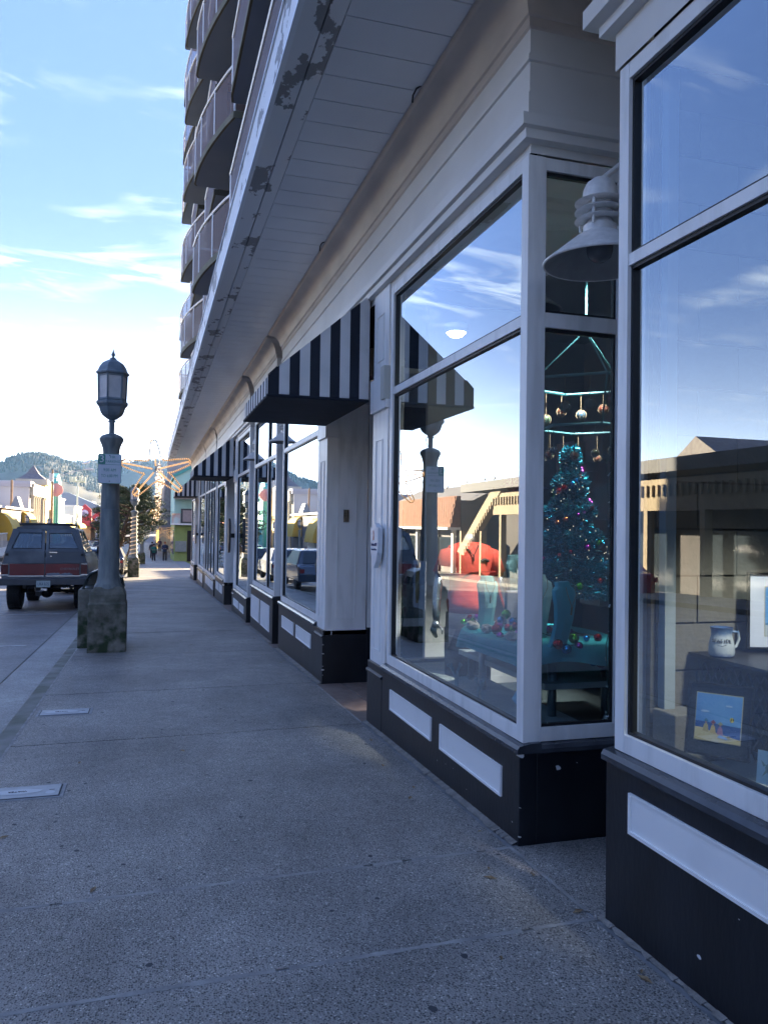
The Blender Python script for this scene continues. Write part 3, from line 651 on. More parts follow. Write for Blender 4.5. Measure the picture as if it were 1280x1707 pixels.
# dark oval door sign on far pilaster, junction box, number plate
e = empty('oval_sign', (1.86, 18.4, 1.25), 'dark-edged round shop sign on the pilaster beside the middle doorway', 'sign')
b = MB(); b.prism([(18.42+.17*math.cos(t), 1.30+.40*math.sin(t)) for t in [i*math.pi/8 for i in range(16)]], 'x', 1.75, 1.80); b.build('board', mat('brown_sign', (.05, .04, .035), .5), e, bevel=.006)
b = MB(); b.box(1.80, 1.896, 18.38, 18.46, 1.25, 1.35); b.build('bracket', DK, e)
e = empty('oval_sign', (1.86, 32.45, 1.1), 'small dark sign on the pilaster before the farthest doorway', 'sign')
b = MB(); b.prism([(32.45+.17*math.cos(t), 1.15+.38*math.sin(t)) for t in [i*math.pi/8 for i in range(16)]], 'x', 1.78, 1.82); b.build('board', M['brown_sign'], e, bevel=.006)
b = MB(); b.box(1.82, 1.896, 32.4, 32.5, 1.1, 1.2); b.build('bracket', DK, e)
b = MB(); b.box(1.84, 1.90, 6.20, 6.30, 2.62, 2.90); tag(b.build('junction_box', mat('box_cream', (.5, .5, .45), .5), bevel=.004), 'small cream junction box on the edge of the doorway pilaster', 'junction box')
# worn brass plate with old hook on D pilaster
b = MB(); b.box(2.10, 2.16, 8.585, 8.596, 1.60, 1.74); b.tube([(2.13, 8.585, 1.71), (2.13, 8.555, 1.70), (2.12, 8.55, 1.66), (2.13, 8.56, 1.63)], .007, 6)
tag(b.build('wall_hook', mat('tarnished_metal', (.25, .2, .14), .5, (.12, .1, .08), 50, metal=.6)), 'small tarnished hook on the white pilaster side beyond the doorway', 'hook')
# paint chips on the black bases
b = MB(); rnd = random.Random(11)
def chip(org, ru, up, s):
    n = 7; P = []
    for i in range(n):
        a = i*2*math.pi/n; rr_ = s*rnd.uniform(.5, 1.1); P.append(Vector(org)+Vector(ru)*rr_*math.cos(a)*1.3+Vector(up)*rr_*math.sin(a)*.7)
    b.add(P, [list(range(n))])
for y, z, s in [(2.29, .08, .012), (4.9, .0, .006), (4.75, .02, .005), (4.62, .03, .006), (4.4, -.03, .005), (3.78, .0, .006), (6.55, .0, .008), (9.7, .02, .012), (9.72, -.02, .008), (9.0, -.13, .02), (2.1, .3, .004), (1.9, .05, .005)]:
    chip((1.843 if y < 3 else 1.863 if y < 6.7 else 1.878, y, z), (0, 1, 0), (0, 0, 1), s)
for x, z, s in [(2.09, .29, .018), (2.2, .31, .005), (1.872, .37, .02), (1.87, .1, .006), (1.868, -.05, .008)]: chip((x, 3.702, z), (1, 0, -.4), (.3, 0, 1), s)
for z, s in [(.22, .01), (.12, .014), (-.02, .008), (-.06, .02), (-.12, .006)]: chip((1.885, 8.593, z), (1, 0, 0), (0, 0, 1), s)
b.build('paint_chips', mat('chip_white', (.6, .6, .6), .8), shop)['kind'] = 'stuff'

# ------------------------------------------------------------------ condominium tower
TW = mat('tower_stucco', (.135, .115, .115), .8, (.175, .15, .145), .8, .1, 20, pos=True)
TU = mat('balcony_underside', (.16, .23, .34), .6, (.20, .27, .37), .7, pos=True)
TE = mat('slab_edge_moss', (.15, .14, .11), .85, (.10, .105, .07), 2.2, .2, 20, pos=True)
RAIL = mat('rail_white', (.85, .85, .86), .4)
BRG = bpy.data.materials.new('bronze_glass'); BRG.use_nodes = True
_b = BRG.node_tree.nodes['Principled BSDF']; _b.inputs['Base Color'].default_value = (.13, .085, .08, 1); _b.inputs['Specular IOR Level'].default_value = .25; _b.inputs['Roughness'].default_value = .5; _b.inputs['Alpha'].default_value = .66
tower = empty('condo_tower', (3, 20, 5), 'tall dark brown condominium tower with curved balconies rising above the shopfront canopy', 'tower')
b = MB(); b.box(3.0, 22, -8, 39.6, 4.9, 36)
b.build('wall', TW, tower)
TWG = glass('tower_window', (.3, .35, .4), .06, 2.0)
NIT = mat('curtain_pale', (.5, .47, .42), .8, (.3, .3, .3), 2, pos=True)
def unit(ya, yb, zf, straight=False, xn=1.60, xt=.93):
    """one balcony: plan curve from (xn, ya) bulging out to (xt, yb)"""
    e = None
    if straight: pl = [(1.50, ya), (1.46, yb-.3), (1.50, yb)]
    else: pl = [(xn-(xn-xt)*math.sin(math.pi/2*(i/9))**.92, ya+(yb-ya)*(i/9)) for i in range(9)]+[(xt, yb-.12), (xt+.05, yb)]
    poly = pl+[(3.0, yb), (3.0, ya)]
    b = MB(); b.prism(poly, 'z', zf-.16, zf-.005, 0); b.add([(p[0]+(.0), p[1], zf-.163) for p in [(max(q[0]+.05, q[0]), q[1]) for q in pl]+[(3.0, yb-.05), (3.0, ya+.05)]], [list(range(len(poly)))], 1)
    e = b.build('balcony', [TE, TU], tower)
    b = MB(); gl = [(p[0]+.03, p[1]) for p in pl]
    for p, q in zip(gl[:-1], gl[1:]): b.quad((p[0], p[1], zf+.03), (q[0], q[1], zf+.03), (q[0], q[1], zf+.98), (p[0], p[1], zf+.98))
    b.quad((gl[0][0], ya+.02, zf+.03), (3, ya+.02, zf+.03), (3, ya+.02, zf+.98), (gl[0][0], ya+.02, zf+.98))
    b.quad((gl[-1][0], yb-.02, zf+.03), (3, yb-.02, zf+.03), (3, yb-.02, zf+.98), (gl[-1][0], yb-.02, zf+.98))
    b.build('guard_panel', BRG, e)
    b = MB(); b.tube([(3, ya+.03, zf+1.07)]+[(p[0], p[1], zf+1.07) for p in gl]+[(3, yb-.03, zf+1.07)], .034, 6)
    for i in ([0, 3, 6, 9] if not straight else [0, 1, 2]): b.tube([(gl[i][0], gl[i][1]+(.03 if i == 0 else 0), zf), (gl[i][0], gl[i][1]+(.03 if i == 0 else 0), zf+1.06)], .024, 6)
    b.build('railing', RAIL, e)
    b = MB(); ym = (ya+yb)/2; b.box(2.96, 2.999, ym-1.3, ym+1.3, zf+.02, zf+2.3); b.build('window_frame', RAIL, e)
    b = MB(); b.box(2.93, 2.955, ym-1.2, ym-.03, zf+.1, zf+2.2); b.box(2.93, 2.955, ym+.03, ym+1.2, zf+.1, zf+2.2); b.build('window', TWG, e)
    # sidewall between flats
    b = MB(); b.box(1.9, 3.0, yb+.02, yb+.24, zf-.16, zf+2.73); b.build('dividing_wall', TW, e)
for k in range(0, 9):
    zf = 4.92+2.9*k
    for j, (ya, yb, st) in enumerate([(9.2, 16.75, True), (17.35, 21.2, False), (21.6, 25.3, True), (25.6, 29.6, False), (30.0, 34.4, True), (35.0, 39.5, False)]):
        if k == 0 and j in (0,): continue
        if j in (2, 4) and False: continue
        unit(ya, yb, zf+.0 if not (j == 5) else zf, st, xt=.95 if j < 5 else 1.22)
# weeds growing at the canopy edge
b = MB(); rnd = random.Random(4)
for i in range(70):
    a = rnd.random()*6.3; r_ = rnd.uniform(.1, .35); y0 = 17.1+rnd.uniform(-.45, .45); z0 = 4.85
    x0 = 1.05+rnd.uniform(-.1, .1); p = (x0, y0, z0); q = (x0+.25*r_*math.cos(a), y0+r_*math.sin(a)*.7, z0+rnd.uniform(.25, .75)); s = (q[0]+.12*math.cos(a), q[1]+.2*math.sin(a), q[2]-.08)
    b.quad(p, (p[0], p[1]+.03, p[2]), (q[0], q[1]+.03, q[2]), q); b.add([q, (q[0], q[1]+.03, q[2]), s], [(0, 1, 2)])
tag(b.build('weed_tuft', mat('dry_grass', (.10, .13, .04), .8, (.22, .20, .09), 4), None), 'yellow-green weeds growing on the edge of the canopy roof', 'weeds')

# ------------------------------------------------------------------ street lamps
ROPE = mat('rope_light', (.7, .55, .4), .5, emit=(1, .62, .3), es=.02)
def street_lamp(x, y, label, wrapped=False, lean=0):
    z = G(y); e = empty('street_lamp', (x, y, z), label, 'street lamp', 'old lantern lamps along the kerb'); c = (x, y, z)
    b = MB(); b.loft([(x, y, z-.05, .36, .36), (x, y, z+.80, .35, .35), (x, y, z+.84, .33, .33)], 4)
    # square base: rotate by 45 deg
    b = MB(); h = [(.262, -.05), (.262, .70), (.245, .715), (.245, .83), (.23, .87), (.17, .94)]
    b.lathe([(r*math.sqrt(2), q) for r, q in h], c, 4, rot=math.pi/4); b.build('base', CONC, e, bevel=.012)
    b = MB(); b.lathe([(.20, .90), (.195, .95), (.17, .99), (.158, 1.05), (.150, 1.10), (.122, 2.6), (.116, 2.88), (.122, 2.95), (.145, 3.02), (.17, 3.07), (.172, 3.10), (.14, 3.14), (.07, 3.17)], c, 20); b.build('post', POST, e, smooth=2)
    b = MB(); b.lathe([(.04, 3.15), (.04, 3.34), (.06, 3.345), (.06, 3.36), (.04, 3.37), (.09, 3.40), (.14, 3.44), (.165, 3.48), (.19, 3.56), (.225, 3.60), (.228, 3.64), (.19, 3.66)], c, 6, rot=R(12)); b.build('lantern_bowl', LANT, e, bevel=.004)
    b = MB(); b.lathe([(.185, 3.66), (.195, 4.03)], c, 6, rot=R(12)); b.build('lantern_glass', FROST, e)
    b = MB()
    for k in range(6):
        a = k*math.pi/3+R(12); b.tube([(x+.192*math.cos(a), y+.192*math.sin(a), z+3.65), (x+.203*math.cos(a), y+.203*math.sin(a), z+4.04)], .014, 6)
    b.lathe([(.2, 3.655), (.21, 3.665), (.2, 3.69), (.19, 3.69)], c, 6, rot=R(12)); b.lathe([(.19, 4.01), (.205, 4.01), (.205, 4.035)], c, 6, rot=R(12))
    b.build('lantern_frame', LANT, e)
    b = MB(); b.lathe([(.20, 4.03), (.235, 4.045), (.24, 4.07), (.215, 4.09), (.19, 4.15), (.15, 4.21), (.085, 4.25), (.05, 4.265), (.05, 4.28), (.02, 4.30)], c, 6, rot=R(12)); b.build('lantern_roof', LANT, e, bevel=.004)
    b = MB(); b.lathe([(.022, 4.28), (.014, 4.31), (.032, 4.335), (.02, 4.36), (.012, 4.38), (.0001, 4.43)], c, 10); b.build('finial', LANT, e, smooth=1)
    if wrapped:
        b = MB(); P = [(x+(.175-.02*i/150)*math.cos(i*.42), y+(.175-.02*i/150)*math.sin(i*.42), z+1.0+1.9*i/150) for i in range(150)]; b.tube(P, .02, 5)
        b.build('light_rope', ROPE, e)
    return e

street_lamp(-.56, 12.11, 'nearest street lamp with mossy square base, parking sign on its post')
street_lamp(-.70, 38.9, 'second street lamp, post wound with a spiral of rope light', True)
street_lamp(-.55, 64.5, 'third street lamp, behind the rope-wound one')
street_lamp(-11.2, 81, 'lantern lamp across the street above the truck roof, leftmost of the far ones')
street_lamp(-11.2, 98, 'lantern lamp across the street beside the tall wooden pole')
street_lamp(-11.2, 133, 'lantern lamp across the street before the red gabled shop')
# wire loops and zip ties on the near post
z1 = G(12.11)
b = MB(); b.tube([(-.52, 12.07, z1+3.16), (-.46, 12.0, z1+3.22), (-.44, 12.0, z1+3.30), (-.50, 12.03, z1+3.38), (-.56, 12.04, z1+3.33)], .006, 5); b.tube([(-.50, 12.05, z1+3.15), (-.42, 12.03, z1+3.08), (-.38, 12, z1+3.0), (-.385, 12, z1+2.72)], .004, 5)
for zq in (2.72, 2.60, 2.05): b.lathe([(.142, zq), (.142, zq+.012)], (-.56, 12.11, z1), 18)
tag(b.build('wire', LANT), 'loose grey wire looping from the lantern of the nearest street lamp', 'wire')
# parking sign
SG = mat('sign_face', (.50, .56, .60), .4, (.44, .50, .56), 9); TG = mat('sign_green', (.015, .20, .17), .4)
ps = empty('parking_sign', (-.57, 11.93, z1+2.55), 'white and green three hour parking sign strapped to the nearest lamp post', 'sign')
cx, cz, yy = -.568, 2.335, 11.90
def rrect(cx, cz, w_, h_, r_, n=5):
    P = []
    for (sx, sz, a0) in ((1, 1, 0), (-1, 1, 90), (-1, -1, 180), (1, -1, 270)):
        for i in range(n+1):
            a = R(a0+90*i/n); P.append((cx+sx*(w_/2-r_)+r_*math.cos(a), cz+sz*(h_/2-r_)+r_*math.sin(a)))
    return P
b = MB(); b.prism(rrect(cx, cz, .325, .43, .03), 'y', yy, yy+.004); b.build('back_plate', TG, ps)
b = MB(); b.prism(rrect(cx, cz, .311, .416, .025), 'y', yy-.0015, yy); b.build('face_plate', SG, ps)
b = MB(); b.prism(rrect(cx-.107, cz+.135, .094, .142, .01), 'y', yy-.003, yy-.0015); b.box(cx-.153, cx+.153, yy-.003, yy-.0015, cz+.057, cz+.062); b.build('green_block', TG, ps)
def tp(s, x, z, size, m, sx=1): return text(s, 'lettering', size, m, face((x, yy-.0042, z), (1, 0, 0), (0, 0, 1)), ps, sx=sx)
tp('3', cx-.107, cz+.135, .15, SG); tp('HR', cx+.04, cz+.168, .055, TG); tp('PARKING', cx+.045, cz+.103, .052, TG, .92); tp('9:00 AM', cx, cz-.02, .062, TG, .8); tp('TO 6:00 PM', cx, cz-.105, .062, TG, .74)
b = MB(); b.lathe([(.007, 0), (.007, .004)], (0, 0, 0), 8); b.xf(Matrix.Translation((cx, yy-.002, cz-.18)) @ Matrix.Rotation(R(90), 4, 'X')); b.build('bolt', DK, ps)
b = MB(); b.lathe([(.007, 0), (.007, .004)], (0, 0, 0), 8); b.xf(Matrix.Translation((cx, yy-.002, cz+.19)) @ Matrix.Rotation(R(90), 4, 'X')); b.build('bolt', DK, ps)

# starfish light
def star(cxx, cy, czz, sc_, label, wire=True, tilt=0):
    e = empty('starfish_light', (cxx, cy, czz), label, 'light decoration', 'starfish rope-light decorations on the lamp posts')
    BU = mat('warm_bulb', (1, .6, .25), .4, emit=(1, .52, .20), es=.10); WR = mat('dull_wire', (.30, .24, .17), .5)
    tips = [(96, 1.0), (16, 1.15), (-40, 1.08), (-128, 1.12), (170, 1.12)]
    pts = []
    for i, (a, l_) in enumerate(tips):
        a2 = tips[(i+1) % 5][0]; 
        if a2 > a: a2 -= 360
        for t, rr_, da in ((0, .45, 15), (0, .62, 9.5), (0, .85, 7), (0, .96, 4.8), (0, 1.0, 0), (0, .96, -4.8), (0, .85, -7), (0, .62, -9.5), (0, .45, -15)):
            aa = R(a+da*(1.6 if abs(rr_) < .7 else 1.1)); pts.append((math.cos(aa)*rr_*l_, math.sin(aa)*rr_*l_))
        am = R((a+a2)/2); pts.append((math.cos(am)*.40, math.sin(am)*.40))
    # smooth closed curve (Catmull-Rom)
    def cr_(P, n=4):
        o = []; k = len(P)
        for i in range(k):
            p0, p1, p2, p3 = P[i-1], P[i], P[(i+1) % k], P[(i+2) % k]
            for j in range(n):
                t = j/n; o.append(tuple(.5*((2*p1[q])+(-p0[q]+p2[q])*t+(2*p0[q]-5*p1[q]+4*p2[q]-p3[q])*t*t+(-p0[q]+3*p1[q]-3*p2[q]+p3[q])*t**3) for q in (0, 1)))
        return o
    C2 = cr_(pts); R3 = [(cxx+p[0]*sc_, cy+tilt*p[0], czz+p[1]*sc_) for p in C2]
    b = MB(); b.tube(R3, .010, 5, closed=True)
    for a, l_ in tips: b.tube([(cxx, cy, czz), (cxx+math.cos(R(a))*l_*sc_*.98, cy, czz+math.sin(R(a))*l_*sc_*.98)], .006, 5)
    b.build('frame', WR, e)
    b = MB(); acc = 0
    for i in range(len(R3)):
        p, q = Vector(R3[i]), Vector(R3[(i+1) % len(R3)]); L_ = (q-p).length; upper = p.z > czz+.28*sc_*1.6 and abs(p.x-cxx) < .3*sc_
        while acc < L_:
            s = p+(q-p)*(acc/L_)
            if not upper or rnd.random() < .25: b.sphere(s, .0125, 5)
            acc += .027
        acc -= L_
    for a, l_ in tips:
        for off in (-.007, .007):
            n = int(l_*sc_*.9/.020)
            for i in range(n):
                if a == 96 and i > n*.35: break
                r_ = .06+i*.020; s = (cxx+math.cos(R(a))*r_-math.sin(R(a))*off, cy-.012, czz+math.sin(R(a))*r_+math.cos(R(a))*off); b.sphere(s, .0065, 4)
    o = b.build('bulbs', BU, e); o['kind'] = 'stuff'
    if wire:
        b = MB(); b.tube([(-.56, 12.0, czz+.17), (cxx-.5, cy, czz+.16), (cxx-.3, cy, czz+.09)], .005, 5); b.tube([(-.56, 12.0, czz+.12), (cxx-.45, cy, czz+.12)], .012, 6); b.build('bracket', WR, e)
star(.075, 12.0, z1+2.66, .44, 'large starfish of amber rope light hung from the nearest lamp post')
star(.95, 64.6, G(64.6)+2.6, .82, 'smaller looking starfish light glowing on the third lamp post, further up the sidewalk', False)

# concrete litter bin behind the lamp
e = empty('litter_bin', (-.66, 12.72, G(12.7)), 'square mossy concrete litter bin with dark metal hood behind the nearest lamp base', 'litter bin')
zz = G(12.7); b = MB(); b.box(-1.0, -.36, 12.43, 13.02, zz-.05, zz+.88); b.build('body', CONC, e, bevel=.02)
HD = mat('hood_green', (.02, .028, .026), .35)
b = MB(); P = [(-.93, zz+.88), (-.90, zz+1.02), (-.84, zz+1.11), (-.74, zz+1.15), (-.56, zz+1.15), (-.46, zz+1.11), (-.40, zz+1.02), (-.37, zz+.88)]
for yq in (12.48, 12.95):
    b.tube([(p[0], yq, p[1]) for p in P], .02, 6)
b.prism([(-.925, zz+.885), (-.835, zz+1.10), (-.74, zz+1.14), (-.56, zz+1.14), (-.465, zz+1.10), (-.375, zz+.885)], 'y', 12.90, 12.95)
for p, q in zip(P[1:-2], P[2:-1]): b.quad((p[0], 12.48, p[1]+.012), (p[0], 12.95, p[1]+.012), (q[0], 12.95, q[1]+.012), (q[0], 12.48, q[1]+.012))
b.build('hood', HD, e); b = MB(); b.box(-.93, -.37, 12.47, 12.98, zz+.88, zz+.90); b.build('rim', mat('rim_dark', (.05, .06, .06), .4), e)

# ------------------------------------------------------------------ lifted truck at the kerb
def truck():
    ox, oy = -2.47, 21.0; oz = G(21)-.13
    e = empty('parked_truck', (ox, oy, oz), 'lifted old grey and red truck-based wagon parked at the kerb, seen from behind', 'truck')
    T = lambda p: (ox+p[0], oy+p[1], oz+p[2]-SL*p[1])
    GR = mat('faded_grey_paint', (.06, .078, .10), .36, (.14, .165, .19), 1.6, .03, 30, ramp=(.48, .72)); RD = mat('dull_red_paint', (.19, .010, .016), .35, (.13, .008, .014), 2.5)
    CH = mat('chrome', (.7, .7, .72), .18, metal=1); TY = mat('tyre_rubber', (.012, .012, .013), .75, bump=.3, bscale=60); BM = mat('bumper_dark', (.03, .035, .045), .4, (.05, .055, .065), 4)
    def sec(y, wl, wb, wr, zr, z0=.72, zb=1.30):   # half widths
        h = [(0, z0), (wl-.05, z0), (wl, z0+.06), (wb, z0+.3), (wb, zb-.12), (wb-.04, zb+.02), (wb-.10, zb+.22), (wr+.10, zr-.14), (wr, zr-.035), (wr-.12, zr), (0, zr+.02)]
        return [(x, y, z) for x, z in h]+[(-x, y, z) for x, z in h[-2:0:-1]]
    def sk(secs):
        b = MB(); n = len(secs[0]); vs = [T(p) for s in secs for p in s]; fs = []
        for i in range(len(secs)-1):
            for j in range(n): fs.append((i*n+j, i*n+(j+1) % n, (i+1)*n+(j+1) % n, (i+1)*n+j))
        fs.append(list(range(n))[::-1]); fs.append([(len(secs)-1)*n+j for j in range(n)]); b.add(vs, fs); return b
    # shell: cabin, with the greenhouse open between pillars
    b = sk([sec(.0, .97, 1.0, .84, 1.50, zb=1.24), sec(.03, .98, 1.01, .86, 1.50, zb=1.24), sec(3.35, .98, 1.01, .86, 1.50, zb=1.24), sec(3.6, .98, 1.0, .86, 1.46, zb=1.24), sec(5.0, .96, .98, .80, 1.38, zb=1.2), sec(5.1, .9, .92, .7, 1.30, zb=1.15)])
    b.build('body', GR, e, smooth=2)
    # roof and pillars
    W0, W1, ZB, ZR = .93, .66, 1.50, 2.05
    b = MB()
    def P3(x, y, z): return T((x, y, z))
    R0 = [(-.70, 2.03), (-.66, 2.09), (-.5, 2.13), (0, 2.145), (.5, 2.13), (.66, 2.09), (.70, 2.03)]
    prev = None
    b.add([P3(x, .10, z) for x, z in R0]+[P3(x, 2.75, z) for x, z in R0], [(i, i+1, i+8, i+7) for i in range(6)]+[list(range(7))[::-1], list(range(7, 14)), (0, 7, 13, 6)])
    def pillar(xb, yb, xt, yt, w_=.08, t_=.06):
        b.add([P3(xb-w_/2, yb, ZB-.06), P3(xb+w_/2, yb, ZB-.06), P3(xb+w_/2, yb+t_, ZB-.06), P3(xb-w_/2, yb+t_, ZB-.06), P3(xt-w_/2, yt, ZR), P3(xt+w_/2, yt, ZR), P3(xt+w_/2, yt+t_, ZR), P3(xt-w_/2, yt+t_, ZR)],
              [(0, 3, 2, 1), (4, 5, 6, 7), (0, 1, 5, 4), (1, 2, 6, 5), (2, 3, 7, 6), (3, 0, 4, 7)])
    for s in (-1, 1):
        pillar(s*.84, .0, s*.665, .10, .17, .12); pillar(s*.865, 1.5, s*.675, 1.5, .05, .10); pillar(s*.865, 2.45, s*.675, 2.45, .05, .08); pillar(s*.86, 3.3, s*.66, 2.75, .05, .08)
    b.build('roof', GR, e, smooth=2)
    # side windows, windscreen
    b = MB()
    for s in (-1, 1):
        for (ya, yb, yt) in ((.14, 1.48, .2), (1.6, 2.43, 1.6), (2.54, 3.2, 2.54)): b.quad(P3(s*.88, ya, ZB-.02), P3(s*.88, yb, ZB-.02), P3(s*.69, min(yb, 2.75), ZR-.02), P3(s*.69, yt, ZR-.02))
    b.quad(P3(-.84, 3.32, ZB-.04), P3(.84, 3.32, ZB-.04), P3(.66, 2.8, ZR-.02), P3(-.66, 2.8, ZR-.02)); b.build('window', GLASS_B, e)
    # barn doors
    for s in (-1, 1):
        x0, x1 = (.012, .86); 
        D = MB(); q = lambda x, z: P3(s*x, (-.018 if z < ZB+.001 else -.018+(z-ZB)*.19), z)
        # lower grey
        def slab(pts, dy=.03, mi=0):
            f_ = [q(x, z) for x, z in pts]; g_ = [(p[0], p[1]+dy, p[2]) for p in f_]; n = len(f_)
            D.add(f_+g_, [list(range(n)), list(range(2*n-1, n-1, -1))]+[(i, i+n, (i+1) % n+n, (i+1) % n) for i in range(n)], mi)
        slab([(x0, 1.19), (.93, 1.19), (.91, 1.40), (.87, 1.50), (x0, 1.50)])
        slab([(x0, 1.50), (x0+.07, 1.50), (x0+.07, 2.0), (x0, 2.04)]); slab([(.87, 1.50), (.66, 2.04), (.59, 2.0), (.79, 1.50)]); slab([(x0+.07, 1.95), (.605, 1.95), (.59, 2.0), (.66, 2.04), (x0+.07, 2.04)])
        slab([(x0+.07, 1.50), (.79, 1.50), (.765, 1.56), (x0+.07, 1.56)])
        door = D.build('rear_door', GR, e, bevel=.006)
        D = MB(); slab([(x0+.07, 1.56), (.765, 1.56), (.605, 1.95), (x0+.07, 1.95)], .006); D.v = [(p[0], p[1]+.012, p[2]) for p in D.v]; D.build('window', GLASS_B, door)
        D = MB(); 
        rim = [(x0+.075, 1.565), (.755, 1.565), (.60, 1.945), (x0+.075, 1.945)]; 
        D.tube([(lambda p: (p[0], p[1]-.004, p[2]))(q(*r_)) for r_ in rim], .011, 5, closed=True); D.build('window_seal', SEAL, door)
        D = MB(); slab([(x0, .90), (.80, .90), (.80, 1.18), (x0, 1.18)]); D.build('red_panel', RD, door, bevel=.004)
        D = MB(); slab([(x0+.01, .868), (.83, .868), (.83, .893), (x0+.01, .893)], .02); D.build('chrome_strip', CH, door)
        D = MB(); slab([(.835, .93), (.985, .93), (.985, 1.17), (.835, 1.17)], .03); D.build('tail_light', mat('tail_red', (.09, .008, .012), .2), e)
        D = MB(); slab([(.83, .895), (.99, .895), (.99, .925), (.83, .925)], .035); slab([(.83, 1.172), (.99, 1.172), (.99, 1.184), (.83, 1.184)], .035); D.build('light_trim', CH, e)
        D = MB(); D.box(ox+s*.86-.03, ox+s*.86+.03, oy-.04, oy-.01, oz+1.38, oz+1.44); D.build('hinge', DK, door)
        if s == 1:
            D = MB(); D.box(ox+.10, ox+.28, oy-.045, oy-.02, oz+1.455, oz+1.48); D.box(ox+.125, ox+.15, oy-.04, oy-.02, oz+1.36, oz+1.385); D.build('handle', CH, door)
            text('CHEVROLET', 'lettering', .075, mat('badge_grey', (.22, .2, .2), .4), face((ox+.58, oy-.024, oz+1.055), (1, 0, 0), (0, 0, 1)), e, ext=.003, sx=1.1)
            D = MB(); rnd2 = random.Random(5)
            for i in range(12): D.box(ox+.04+i*.05, ox+.04+i*.05+.05, oy-.0195, oy-.018, oz+.905, oz+.93+rnd2.random()*.03)
            D.build('bare_patch', mat('primer_patch', (.22, .25, .29), .6), door)
    b = MB(); b.box(ox-1.04, ox+1.04, oy-.17, oy-.03, oz+.66, oz+.83); b.box(ox-1.04, ox-.9, oy-.1, oy+.1, oz+.68, oz+.83); b.box(ox+.9, ox+1.04, oy-.1, oy+.1, oz+.68, oz+.83); b.build('bumper', BM, e, bevel=.02)
    pe = MB(); pe.box(ox-.17, ox+.15, oy-.182, oy-.171, oz+.615, oz+.775); pl = pe.build('licence_plate', mat('plate_pale', (.42, .48, .48), .4, (.34, .42, .4), 30), e)
    text('URA R75', 'lettering', .10, mat('plate_text', (.03, .05, .12), .5), face((ox-.01, oy-.184, oz+.69), (1, 0, 0), (0, 0, 1)), pl, sx=.68)
    # wheels
    for (wx, wy) in ((-.79, .95), (.79, .95), (-.79, 4.2), (.79, 4.2)):
        b = MB(); b.lathe([(.20, -.155), (.40, -.16), (.445, -.12), (.45, 0), (.445, .12), (.40, .16), (.20, .155)], (0, 0, 0), 28)
        for k in range(28):
            a = k*2*math.pi/28; c_, s_ = math.cos(a), math.sin(a)
            for zz_ in (-.10, .03): b.box(0, 0, 0, 0, 0, 0) if False else None
        # tread blocks
        for k in range(30):
            a = k*2*math.pi/30; m_ = Matrix.Rotation(a, 4, 'Z')
            for zc_ in (-.11, -.037, .037, .11):
                tb = MB(); tb.box(.44, .462, -.034, .02, zc_-.03, zc_+.03); tb.xf(m_); b.add(tb.v, tb.f)
        b.xf(Matrix.Translation(T((wx, wy, .46))) @ Matrix.Rotation(R(90), 4, 'Y')); w_ = b.build('wheel', TY, e)
        b = MB(); b.lathe([(.0001, .02), (.08, .03), (.19, .10), (.235, .162), (.24, .10), (.24, -.1)], (0, 0, 0), 20); b.xf(Matrix.Translation(T((wx, wy, .46))) @ Matrix.Rotation(R(90 if wx > 0 else -90), 4, 'Y')); b.build('rim', mat('rim_grey', (.3, .3, .3), .35, metal=.7), w_)
    b = MB(); b.tube([T((-.75, .95, .46)), T((-.2, .95, .46)), T((.2, .95, .46)), T((.75, .95, .46))], .045, 8); b.sphere(T((-.05, .93, .44)), .16, 10)
    b.box(ox-.22, ox-.08, oy+.1, oy+.25, oz+.38, oz+.66); b.tube([T((.1, .2, .60)), T((.45, .9, .42))], .03, 6); b.tube([T((-.5, .3, .62)), T((-.55, .95, .48))], .035, 6); b.tube([T((.55, .3, .62)), T((.55, .95, .48))], .035, 6)
    b.box(ox-.5, ox-.42, oy, oy+4.6, oz+.58, oz+.74); b.box(ox+.42, ox+.5, oy, oy+4.6, oz+.58, oz+.74); b.box(ox-.2, ox+.5, oy+.5, oy+1.6, oz+.55, oz+.7)
    b.tube([T((.62, -.02, .60)), T((.62, .5, .58))], .035, 8)
    b.build('undercarriage', mat('undercarriage_black', (.012, .012, .014), .6), e)
    b = MB(); b.tube([T((-.2, -.12, .655)), T((-.2, -.16, .52)), T((0, -.16, .52))], .012, 5); b.box(ox-.07, ox+.06, oy-.10, oy-.0, oz+.52, oz+.58); b.build('tow_hitch', CH, e)
    # roof rails + rack bars
    b = MB()
    for s in (-1, 1): b.tube([T((s*.55, .2, 2.13)), T((s*.55, .25, 2.19)), T((s*.55, 2.5, 2.19)), T((s*.55, 2.6, 2.13))], .016, 6)
    for yq in (.25, .9, 1.5, 2.4): b.tube([T((-.6, yq, 2.185)), T((.6, yq, 2.185))], .018, 6)
    b.box(ox-.62, ox+.55, oy+.15, oy+.30, oz+2.12, oz+2.175)
    b.build('roof_rack', SEAL, e)
    b = MB(); b.tube([T((.98, 2.95, 1.42)), T((1.08, 2.95, 1.46))], .015, 6); b.box(ox+1.03, ox+1.2, oy+2.9, oy+2.98, oz+1.40-.08, oz+1.62-.08); b.build('mirror', DK, e, bevel=.01)
    b = MB()
    for s in (-.42, .42): b.loft([(ox+s, oy+1.9, oz+1.2, .24, .10), (ox+s, oy+1.95, oz+1.62, .23, .09), (ox+s, oy+1.97, oz+1.70, .14, .07), (ox+s, oy+1.97, oz+1.84, .12, .06)], 12)
    b.loft([(ox+.3, oy+1.1, oz+1.2, .5, .1), (ox+.3, oy+1.1, oz+1.66, .5, .09)], 12)
    b.build('seat', mat('seat_dark', (.03, .03, .035), .8), e)
truck()

